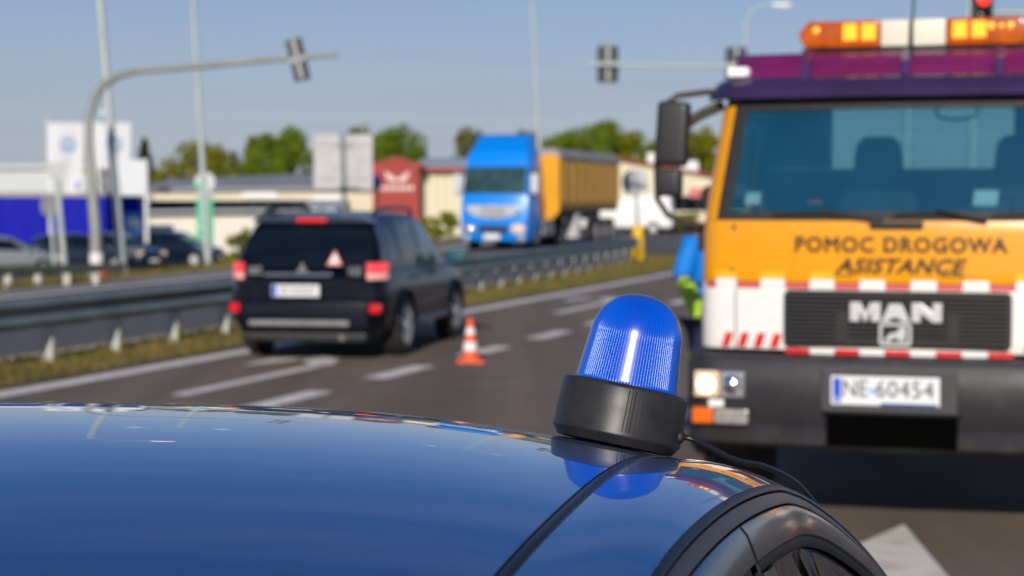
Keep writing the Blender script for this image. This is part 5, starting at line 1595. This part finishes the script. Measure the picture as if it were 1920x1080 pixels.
# light bar
bar = empty('light_bar', (0, 0, 0), 0, tow)
by, bz = .62, 2.505
def bend(x0, x1, z0, z1, taper, m, name, parent, y0=.47, y1=.77):
    b = MB()
    zs = (z0 + z1) / 2
    if taper == 0: P = [(x0, z0), (x1, z0), (x1, z1), (x0, z1)]
    elif taper < 0: P = [(x0 + .035, z0), (x1, z0), (x1, z1), (x0 + .05, z1), (x0, zs + .005)]
    else: P = [(x0, z0), (x1 - .035, z0), (x1, zs + .005), (x1 - .05, z1), (x0, z1)]
    b.prism(P, y0, y1, 'y'); return b.build(name, m, parent, bevel=.014, seg=3, smooth_ang=35)
bb = MB(); bb.box(-.56, .60, .50, .74, 2.49, 2.505); bb.build('bar_base', M_BLACK, bar, bevel=.004)
bx0, bx1 = -.575, .605
M_LENS = mat('bar_amber', (.48, .085, .001), .16, coat=.5, var=.3, vscale=18)
M_LED = mat('bar_led', (.9, .42, .02), .3, emit=(1, .40, .01), estr=.8, var=.05)
bend(bx0, -.153, 2.506, 2.645, -1, M_LENS, 'amber_lens', bar)
bend(-.150, .180, 2.506, 2.645, 0, mat('bar_white', (.72, .68, .55), .35, var=.04), 'white_section', bar)
bend(.183, bx1, 2.506, 2.645, 1, M_LENS, 'amber_lens', bar)
for x in (-.305, -.21, .25, .345):
    b = MB(); b.box(x - .036, x + .036, .4635, .469, 2.543, 2.628); b.build('led_module', M_LED, bar, bevel=.0025)
for x, s_ in ((-.48, .018), (.405, .018), (.50, .016), (.455, .012)):
    b = MB(); b.lathe([(.002, .462), (s_, .464), (s_, .469), (.002, .469)], 14, 'y', Matrix.Translation((x, 0, 2.60))); b.build('led_module', M_LED, bar)
for x in (-.46, .50):
    b = MB(); b.box(x - .025, x + .025, .55, .69, 2.40, 2.49); b.build('leg', P_PURPLE, bar, bevel=.006)
b = MB(); b.tube([(.02, .36, 2.40), (.025, .33, 2.6), (.04, .30, 2.85), (.05, .28, 3.1)], [.009, .006, .005, .004], 6); b.build('antenna', M_BLACK, tow, smooth_ang=60)
# recovery deck behind the cab
b = MB(); b.box(-1.15, 1.15, 1.95, 7.6, .92, 1.06); b.build('deck', mat('deck_yellow', (.55, .26, .01), .5, var=.1), tow, bevel=.01)
b = MB(); b.box(-1.1, 1.1, 1.95, 2.02, 1.06, 1.62); b.build('headboard', mat('head_grey', (.3, .3, .31), .5, var=.1), tow, bevel=.01)
for x in (-1.08, 1.0):
    b = MB(); b.box(x, x + .08, 2.04, 2.12, 1.06, 2.1); b.build('rack_post', P_ORANGE, tow, bevel=.01)
b = MB(); b.box(-.4, .4, 2.1, 2.6, 1.06, 1.45); b.build('winch', M_BLACK, tow, bevel=.03)

# ------------------------------------------------------------------ person beside the recovery deck
def skin_mesh(name, joints, edges, material, parent, root=0, sub=2):
    me = bpy.data.meshes.new(name)
    me.from_pydata([j[0] for j in joints], edges, [])
    o = obj_from(me, name, parent)
    me.materials.append(material)
    md = o.modifiers.new('skin', 'SKIN'); md.use_smooth_shade = True
    for i, j in enumerate(joints):
        r = j[1]; r = (r, r) if not isinstance(r, tuple) else r
        me.skin_vertices[0].data[i].radius = r
        me.skin_vertices[0].data[i].use_root = (i == root)
    o.modifiers.new('sub', 'SUBSURF').levels = sub
    o.modifiers['sub'].render_levels = sub
    return o
pb = at(1338, 500, 13.0); pb.z = 0
per = empty('person', pb, R(25)); tag(per, 'person in blue jacket and lime work gloves standing behind the tow truck cab', 'person')
M_SKIN = mat('skin', (.45, .27, .19), .55, var=.06)
M_JAC = mat('jacket_blue', (.0, .20, .68), .7, var=.06)
M_TRO = mat('trousers_navy', (.015, .02, .05), .8, var=.1)
M_LIME = mat('glove_lime', (.42, .68, .04), .6, var=.06)
# x to the figure's left in view, facing -y
body_j = [((0, 0, .95), (.15, .11)), ((0, 0, 1.12), (.135, .10)), ((0, -.01, 1.32), (.16, .11)), ((0, 0, 1.46), (.09, .08)), ((0, -.01, 1.54), .055), ((0, -.025, 1.63), (.075, .09)), ((0, -.02, 1.74), (.07, .085)),
          ((-.17, 0, 1.42), .06), ((-.25, -.01, 1.20), .045), ((-.27, -.16, 1.07), .035), ((-.27, -.22, 1.02), .03),
          ((.17, 0, 1.42), .06), ((.24, 0, 1.16), .045), ((.25, -.08, .92), .035), ((.25, -.1, .86), .03),
          ((-.09, 0, .86), .09), ((-.10, -.01, .5), .06), ((-.10, .01, .1), .045), ((-.10, -.12, .045), .035),
          ((.09, 0, .86), .09), ((.10, -.01, .5), .06), ((.10, .01, .1), .045), ((.10, -.12, .045), .035)]
body_e = [(0, 1), (1, 2), (2, 3), (3, 4), (4, 5), (5, 6), (3, 7), (7, 8), (8, 9), (9, 10), (3, 11), (11, 12), (12, 13), (13, 14), (0, 15), (15, 16), (16, 17), (17, 18), (0, 19), (19, 20), (20, 21), (21, 22)]
skin_mesh('body', body_j, body_e, M_SKIN, per)
jj = [((0, 0, .90), (.185, .14)), ((0, 0, 1.12), (.175, .135)), ((0, -.01, 1.32), (.195, .14)), ((0, 0, 1.46), (.12, .10)), ((-.17, 0, 1.42), .085), ((-.25, -.01, 1.22), .072), ((-.262, -.04, 1.185), .066), ((.17, 0, 1.42), .085), ((.24, 0, 1.16), .07), ((.25, -.07, .96), .055)]
skin_mesh('jacket', jj, [(0, 1), (1, 2), (2, 3), (3, 4), (4, 5), (5, 6), (3, 7), (7, 8), (8, 9)], M_JAC, per)
tj = [((0, 0, .92), (.165, .125)), ((-.09, 0, .84), .105), ((-.10, -.01, .5), .085), ((-.10, .01, .1), .075), ((.09, 0, .84), .105), ((.10, -.01, .5), .085), ((.10, .01, .1), .075)]
skin_mesh('trousers', tj, [(0, 1), (1, 2), (2, 3), (0, 4), (4, 5), (5, 6)], M_TRO, per)
for sd, w, d in ((-1, Vector((-.27, -.17, 1.065)), Vector((-.02, -.5, -.8)).normalized()), (1, Vector((.25, -.085, .91)), Vector((0, -.3, -.95)).normalized())):
    e = Vector((1, 0, 0))
    js = [(tuple(w + Vector((.01, .13, .125)) if sd < 0 else w - d * .06), .074 if sd < 0 else .05), (tuple(w + d * .02), .056 if sd < 0 else .048), (tuple(w + d * .075), (.052, .030))]
    es = [(0, 1), (1, 2)]
    for k in range(4):
        o_ = (k - 1.5) * .021
        ln = (.078, .088, .082, .062)[k]
        p1 = w + d * .085 + e * o_; p2 = p1 + d * ln * .5 + Vector((0, -.008, 0)); p3 = p1 + d * ln * .9 + Vector((0, .018, .01))
        n_ = len(js)
        js += [(tuple(p1), .0115), (tuple(p2), .0105), (tuple(p3), .009)]
        es += [(2, n_), (n_, n_ + 1), (n_ + 1, n_ + 2)]
    n_ = len(js)
    js += [(tuple(w + d * .04 + e * -sd * .045 + Vector((0, -.01, 0))), .013), (tuple(w + d * .085 + e * -sd * .066 + Vector((0, -.02, 0))), .010)]
    es += [(1, n_), (n_, n_ + 1)]
    skin_mesh('glove', js, es, M_LIME, per, sub=1)
    b = MB(); b.lathe([(.088, 0), (.091, .02), (.091, .07), (.088, .09)], 16, M=Matrix.Translation((sd * .10, 0, .60))); b.build('reflective_band', M_LIME, per, smooth_ang=50)
    skin_mesh('boot', [((sd * .10, .03, .06), .06), ((sd * .10, -.06, .045), .05), ((sd * .10, -.17, .04), .042), ((sd * .10, .02, .15), .062)], [(0, 1), (1, 2), (0, 3)], M_BLACK, per, sub=1)
b = MB(); b.lathe([(.01, 1.82), (.06, 1.81), (.088, 1.77), (.096, 1.71), (.092, 1.665), (.085, 1.66)], 18, M=Matrix.Translation((0, 0, 0)) @ Matrix.Diagonal((.92, 1.12, 1, 1))); b.build('hair', mat('hair_brown', (.05, .03, .02), .7, var=.2), per, smooth_ang=60)
b = MB(); b.add([(-.014, -.105, 1.655), (.014, -.105, 1.655), (0, -.132, 1.66), (0, -.108, 1.70)], [(0, 1, 2), (0, 2, 3), (1, 3, 2)]); b.build('nose', M_SKIN, per, smooth_ang=60)
# ------------------------------------------------------------------ dark car in the foreground
CYAW = R(12)
CO = Vector((-.417, 2.325, 0))
car = empty('dark_car', CO, -CYAW)
tag(car, 'glossy dark blue car whose roof carries the blue beacon', 'car')
P_CAR = mat('car_paint', (.0, .17, .43), .28, metal=.9, coat=1.0, var=.04, vscale=3, coat_rough=.0, dirt=.10, dscale=60, dcol=(.10, .10, .10), haze=.05)
P_CAR.node_tree.nodes['Principled BSDF'].inputs['Coat IOR'].default_value = 2.1
P_FRAME = mat('frame_paint', (.012, .016, .03), .3, metal=.5, coat=.7, var=.04, coat_rough=.12)
M_MOULD = mat('moulding', (.005, .005, .006), .4, var=.2)
CT = [(-1.75, .98), (-1.62, 1.14), (-1.42, 1.345)]
def zr(y):
    """height of the roof rail along the car"""
    zp, yp = 1.4555, -.435
    if y > .2:
        z0 = zp - .635 ** 2 / 6.0
        s0, s1 = -.635 / 3.0, -.50
        d = y - .2
        if d < .3: return z0 + s0 * d + (s1 - s0) * d * d / .6
        return z0 + s0 * .3 + (s1 - s0) * .15 + s1 * (d - .3)
    if y > -1.3: return zp - (y - yp) ** 2 / 6.0
    z0 = zp - .865 ** 2 / 6.0; s0 = .865 / 3.0
    d = -1.3 - y
    return z0 - s0 * d - .9 * d * d
WT = [(-1.85, .55), (-1.4, .575), (-1.0, .574), (-.8, .585), (-.5, .597), (0, .60), (.2, .607), (.35, .63), (.6, .695), (.9, .755), (1.3, .80)]
def wr(y): return sinterp(WT, y)
def crown(y): return .043 + .03 * max(0, min(y, .3) + .435) ** 2
def top(y, q):
    bul = .13 * smooth((y - .0) / .5) + -.10 * smooth((-1.1 - y) / .5)
    return Vector((q * wr(y), y + bul * (1 - q * q), zr(y) + crown(y) * (1 - abs(q) ** 2.5)))
PROF = [(.07, .0), (.22, .03), (.4, .10), (.55, .22), (.7, .40), (.82, .60), (.92, .82), (1.0, 1.0)]
def sdx(y): return .10 + .03 * smooth((y + .7) / .7) + .004 * smooth(y / .4)
def sdz(y): return .014 + .014 * smooth((y + .7) / .7)
# below the seal: (outboard, down) from the seal line
BELOW = {'seal': [(0, .001), (.004, .0018), (.007, .006), (.005, .0085)],
         'drip': [(.003, .0105), (.007, .0092), (.012, .0145), (.0155, .021), (.013, .0225)],
         'frame': [(.012, .025), (.0165, .0235), (.018, .0245), (.024, .032), (.031, .050), (.033, .056), (.030, .058)],
         'rubber': [(.028, .056), (.031, .060), (.034, .068), (.031, .072)]}
def side(y, dx, dz, sd=1): return Vector((sd * (wr(y) + dx), y, zr(y) - dz))
def rows_of(fn, pts, y0, y1, n): return [[fn(lerp(y0, y1, i / n), *p) for p in pts] for i in range(n + 1)]
def yline(y0, y1, n): return [lerp(y0, y1, i / n) for i in range(n + 1)]
# roof skin
b = MB(); b.grid([[top(y, lerp(-.988, .988, j / 40)) for j in range(41)] for y in yline(-1.4, .27, 66)])
b.build('roof', P_CAR, car, smooth_ang=80, solid=.004)
b = MB(); b.grid([[top(y, lerp(-.985, .985, j / 30)) + Vector((0, 0, .001)) for j in range(31)] for y in yline(.272, .295, 2)]); b.build('windshield_seal', M_RUBBER, car, smooth_ang=80, solid=.004)
M_CARGL = glass_mat('car_glass', (.45, .55, .52), .55)
b = MB(); b.grid([[top(y, lerp(-.97, .97, j / 24)) for j in range(25)] for y in yline(.297, 1.25, 24)]); b.build('windshield', M_CARGL, car, smooth_ang=80, solid=.004)
b = MB(); b.grid([[top(y, lerp(-.95, .95, j / 24)) for j in range(25)] for y in yline(-1.75, -1.405, 16)]); b.build('rear_window', mat('rear_screen', (.006, .008, .01), .05, var=.1), car, smooth_ang=80, solid=.004)
Y0, Y1 = -1.55, 1.22
for sd in (-1, 1):
    # ditch moulding
    b = MB(); b.grid([[Vector((sd * (wr(y) + o), y, zr(y) + h)) for o, h in ((-.0072, -.004), (-.0056, .0006), (-.002, .0018), (.003, .0018), (.0056, .0004), (.0068, -.004))] for y in yline(Y0, 1.2, 70)])
    b.build('roof_moulding', M_MOULD, car, smooth_ang=60)
    # roof side panel
    rows = []
    for y in yline(Y0, Y1, 90):
        r_ = [side(y, .0068, .004, sd)]
        r_ += [side(y, .0068 + (sdx(y) - .0068) * (f - .07) / .93, sdz(y) * g_, sd) for f, g_ in PROF]
        r_ += [side(y, sdx(y) - .004, sdz(y) + .012, sd)]
        rows.append(r_)
    b = MB(); b.grid(rows); b.build('roof_side', P_CAR, car, smooth_ang=70)
    def below(y, o, d): return side(y, sdx(y) + o, sdz(y) + d, sd)
    b = MB(); b.grid([[below(y, *p) for p in BELOW['seal']] for y in yline(Y0, Y1, 80)]); b.build('door_seal', M_MOULD, car, smooth_ang=60)
    b = MB(); b.grid([[below(y, *p) for p in ((.004, .012), (.002, .03), (.018, .045), (.024, .075))] for y in yline(Y0, Y1, 80)]); b.build('inner_gutter', mat('gutter_dark', (.006, .006, .007), .6, var=.2), car, smooth_ang=60)
    b = MB(); b.grid([[below(y, *p) for p in BELOW['drip']] for y in yline(Y0, Y1, 80)]); b.build('drip_strip', mat('drip_satin', (.022, .016, .014), .38, var=.15), car, smooth_ang=60)
    # door frames, split at the pillar
    for nm, ya, yb_ in (('door_frame', -1.35, -.392), ('door_frame', -.380, 1.15)):
        fr_ = MB(); fr_.grid([[below(y, *p) for p in BELOW['frame']] for y in yline(ya, yb_, 60)])
        f_ = fr_.build(nm, P_FRAME, car, smooth_ang=60, solid=.002)
        ru = MB(); ru.grid([[below(y, *p) for p in BELOW['rubber']] for y in yline(ya + .01, yb_ - .02, 60)]); ru.build('window_rubber', M_RUBBER, f_, smooth_ang=60, solid=.002)
    # glass down to the belt
    def glassp(y, t):
        a = below(y, .026, .068)
        bel = Vector((sd * .845, y, .965))
        p = a.lerp(bel, t); p.x += sd * .02 * sin(pi * t)
        return p
    for ya, yb_ in ((-1.20, -.47), (-.30, .95)):
        b = MB(); b.grid([[glassp(y, t / 10) for t in range(11)] for y in yline(ya, yb_, 24)]); b.build('side_window', M_CARGL, car, smooth_ang=70)
    # grey weatherstrip inside the opening
    b = MB(); b.tube([below(y, .006, .092) for y in yline(-1.2, .95, 50)], .013, 10); b.build('weatherstrip', mat('weatherstrip', (.03, .03, .032), .75, var=.2, vscale=40), car, smooth_ang=60)
    # pillar covers
    for ya, yb_ in ((-.470, -.394), (-.378, -.302)):
        rows = []
        for t in range(13):
            rows.append([glassp(y, t / 12) + Vector((sd * e_, 0, 0)) for y, e_ in ((ya, .004), (ya + .006, .012), (lerp(ya, yb_, .5), .0145), (yb_ - .006, .012), (yb_, .004))])
        b = MB(); b.grid(rows); b.build('pillar_cover', mat('pillar_gloss', (.012, .012, .02), .15, metal=.2, coat=1, var=.05), car, smooth_ang=30, solid=.004)
    # quarter panel behind the rear window
    b = MB(); b.grid([[glassp(y, t / 10) + Vector((sd * .005, 0, 0)) for t in range(11)] for y in yline(-1.56, -1.205, 10)]); b.build('quarter_panel', P_CAR, car, smooth_ang=60)
# lower body
fcar = Car(car, P_CAR, -1.98, 2.35, .88, .2,
           belt=[(-1.98, .86), (-1.8, .96), (-1.2, .97), (0, .965), (1.1, .955), (1.35, .93), (2.0, .80), (2.25, .70), (2.35, .6)],
           wtab=[(-1.98, .82), (-1.8, .94), (-1.2, 1), (1.2, 1), (1.9, .95), (2.2, .84), (2.35, .7)],
           gh=dict(z=[(-1, 1), (1, 1)], wr=[(-1, .6), (1, .6)]), wheels=[-1.1, 1.55], r=.32)
fcar.body()
b = MB(); b.box(-.70, .70, -1.3, .9, .972, .984); b.build('parcel_line', M_BLACK, car)
for sd in (-1, 1):
    for y in (-1.1, 1.55): wheel(car, sd * .79, y, .32, .205)
    b = MB(); b.box(-.12, .12, -.08, .07, -.07, .09, Matrix.Translation((sd * .98, .9, .96))); b.build('mirror', P_CAR, car, bevel=.04, seg=3, smooth_ang=40)
    b = MB(); b.box(min(sd*.5, sd*.78), max(sd*.5, sd*.78), 2.1, 2.3, .6, .74); b.build('headlight', M_LAMPW, car, bevel=.04)
    b = MB(); b.box(min(sd*.5, sd*.78), max(sd*.5, sd*.78), -2.0, -1.85, .7, .9); b.build('tail_light', MATS['tail_dim'], car, bevel=.03)
    b = MB(); b.box(min(sd*.14, sd*.58), max(sd*.14, sd*.58), -.35, -.2, .99, 1.28); st = b.build('seat_back', M_BLACK, car, bevel=.05, seg=3)
b = MB(); b.grid([[Vector((q * (wr(y) - .03), y, zr(y) - .05 + .04 * (1 - q * q))) for q in [-1 + k / 6 for k in range(13)]] for y in yline(-1.3, .1, 10)]); b.build('headlining', mat('headlining', (.05, .05, .05), .9, var=.1), car, smooth_ang=60)
license_plate(car, (0, -2.0, .6), .52, .115, None, -1)

# ------------------------------------------------------------------ blue beacon
bxy = (.527, .128)
q0 = bxy[0] / wr(bxy[1])
h_ = .002
pz = lambda x, y: zr(y) + crown(y) * (1 - abs(x / wr(y)) ** 2.5)
nl = Vector((-(pz(bxy[0] + h_, bxy[1]) - pz(bxy[0] - h_, bxy[1])) / (2 * h_), -(pz(bxy[0], bxy[1] + h_) - pz(bxy[0], bxy[1] - h_)) / (2 * h_), 1)).normalized()
MC = Matrix.Translation(CO) @ Matrix.Rotation(-CYAW, 4, 'Z')
bp_ = MC @ Vector((bxy[0], bxy[1], pz(*bxy) + .0012))
nw = (MC.to_3x3() @ nl).normalized()
ey = Vector((0, 1, 0)); ey = (ey - nw * ey.dot(nw)).normalized(); ex = ey.cross(nw)
BM = Matrix((ex, ey, nw)).transposed().to_4x4(); BM.translation = bp_
bea = empty('beacon', bp_); bea.rotation_euler = BM.to_euler()
tag(bea, 'blue ribbed magnetic beacon light standing on the dark car roof', 'beacon light')
M_BBASE = mat('beacon_base', (.022, .021, .021), .42, var=.25, vscale=30, bump=.02, bscale=300, rvar=.06)
HB = .074 / .0862
prof = [(r, z * HB) for r, z in [(.004, 0), (.064, 0), (.0715, .0015), (.0775, .011), (.0790, .0135), (.0795, .0150), (.0792, .0165), (.0786, .05), (.0780, .079), (.0765, .0835), (.0735, .0855), (.0655, .0862), (.0650, .084), (.004, .083)]]
b = MB(); b.lathe(prof, 96); base = b.build('base', M_BBASE, bea, smooth_ang=40)
# raised seam lines on the side facing us
for k, a in enumerate((-7.5, -4.2, -1.6, 1.4, 4.6)):
    t = R(-90 + 7 + a)
    b = MB(); b.tube([(.0794 * cos(t), .0794 * sin(t), .017), (.0784 * cos(t), .0784 * sin(t), .067)], .00065 if k != 2 else .0011, 6); b.build('seam', M_BBASE, base, smooth_ang=60)
NR = 104
H0 = .072
dp = [(.0625, H0), (.0636, H0 + .002), (.0636, H0 + .005)]
for k in range(1, 11): dp.append((.0635 - .0062 * k / 10, H0 + .005 + .056 * k / 10))
cz_, cr = H0 + .061, .0573
for k in range(1, 19):
    a = R(90 * k / 18 * .985)
    dp.append((cr * cos(a) ** .80, cz_ + .0555 * sin(a) ** 1.12))
dp.append((.003, cz_ + .0558))
# clear smooth outer shell
b = MB(); b.lathe(dp, 128); dome = b.build('dome', glass_mat('dome_shell', (.88, .95, 1.0), 1.0, rough=.25, ior=1.5), bea, smooth_ang=60)
# ribbed blue lens just inside it
def rib(r, h, q):
    if r < .028 or h < H0 + .003: return r
    f = min(1, (r - .028) / .012)
    return r - .0017 * f * (1 - abs(cos(NR * q / 2)) ** .7)
dp2 = []
for (r0_, h0_), (r1_, h1_) in zip(dp, dp[1:]): dp2 += [(r0_, h0_), ((r0_ + r1_) / 2, (h0_ + h1_) / 2)]
dp2.append(dp[-1])
inn = [(r - .0016 if r > .02 else r * .9, h - .0014) for r, h in dp2]
M_DOME = bpy.data.materials.new('beacon_dome'); M_DOME.use_nodes = True
nt = M_DOME.node_tree; n, l = nt.nodes, nt.links
pb_ = n['Principled BSDF']
pb_.inputs['Base Color'].default_value = (.0, .15, .86, 1)
pb_.inputs['Roughness'].default_value = .22
pb_.inputs['IOR'].default_value = 1.49
tlb = n.new('ShaderNodeBsdfTranslucent'); tlb.inputs['Color'].default_value = (.0, .16, .95, 1)
trb = n.new('ShaderNodeBsdfTransparent'); trb.inputs['Color'].default_value = (.0, .12, .80, 1)
m1 = n.new('ShaderNodeMixShader'); m1.inputs[0].default_value = .25
m2 = n.new('ShaderNodeMixShader'); m2.inputs[0].default_value = .12
l.new(pb_.outputs[0], m1.inputs[1]); l.new(tlb.outputs[0], m1.inputs[2])
l.new(m1.outputs[0], m2.inputs[1]); l.new(trb.outputs[0], m2.inputs[2])
l.new(m2.outputs[0], n['Material Output'].inputs['Surface'])
b = MB(); b.lathe(inn, NR * 10, mod=rib); b.build('ribbed_lens', M_DOME, dome, smooth_ang=50)
# reflector and bulb inside
b = MB(); b.lathe([(.004, .076), (.03, .076), (.03, .088), (.02, .093), (.02, .108), (.034, .123), (.038, .138), (.004, .14)], 32); b.build('reflector', mat('reflector', (.6, .62, .66), .2, metal=.8, var=.05), bea, smooth_ang=50)
b = MB(); b.lathe([(.004, .14), (.012, .143), (.014, .153), (.008, .163), (.002, .165)], 20); b.build('bulb', M_LAMPW, bea, smooth_ang=60)
# cable
def bl(x, y, z): return BM @ Vector((x, y, z))
ta = R(-20)
g0 = bl(.0775 * cos(ta), .0775 * sin(ta), .026)
gd = (bl(cos(ta), sin(ta), 0) - bp_).normalized()
b = MB(); b.tube([(.0765 * cos(ta), .0765 * sin(ta), .026), (.0805 * cos(ta), .0805 * sin(ta), .026), (.0835 * cos(ta), .0835 * sin(ta), .026)], [.0085, .0085, .006], 16); b.build('grommet', M_RUBBER, bea, smooth_ang=40)
def cw(x, y, z): return MC @ Vector((x, y, z))
ys_ = .37
cpts = [g0 + gd * .002, g0 + gd * .02 + Vector((0, 0, .0)), cw(.672, .15, zr(.15) + .004), cw(.705, .20, zr(.20) + .0), cw(.735, .26, zr(.26) - .010), cw(.751, .315, zr(.315) - .020), cw(.766, .352, zr(.352) - .036), cw(.771, .362, zr(.362) - .055), cw(.760, .366, zr(.366) - .075)]
# smooth the path
def chain(P, n=8):
    out = []
    for i in range(len(P) - 1):
        p0 = P[max(i - 1, 0)]; p1 = P[i]; p2 = P[i + 1]; p3 = P[min(i + 2, len(P) - 1)]
        for k in range(n):
            t = k / n
            out.append(.5 * ((2 * p1) + (p2 - p0) * t + (2 * p0 - 5 * p1 + 4 * p2 - p3) * t * t + (3 * p1 - p0 - 3 * p2 + p3) * t ** 3))
    out.append(P[-1]); return out
bpy.context.view_layer.update()
BMi = BM.inverted()
b = MB(); b.tube([BMi @ p for p in chain(cpts)], .0036, 12); b.build('cable', mat('cable_black', (.012, .012, .012), .35, var=.1), bea, smooth_ang=60)
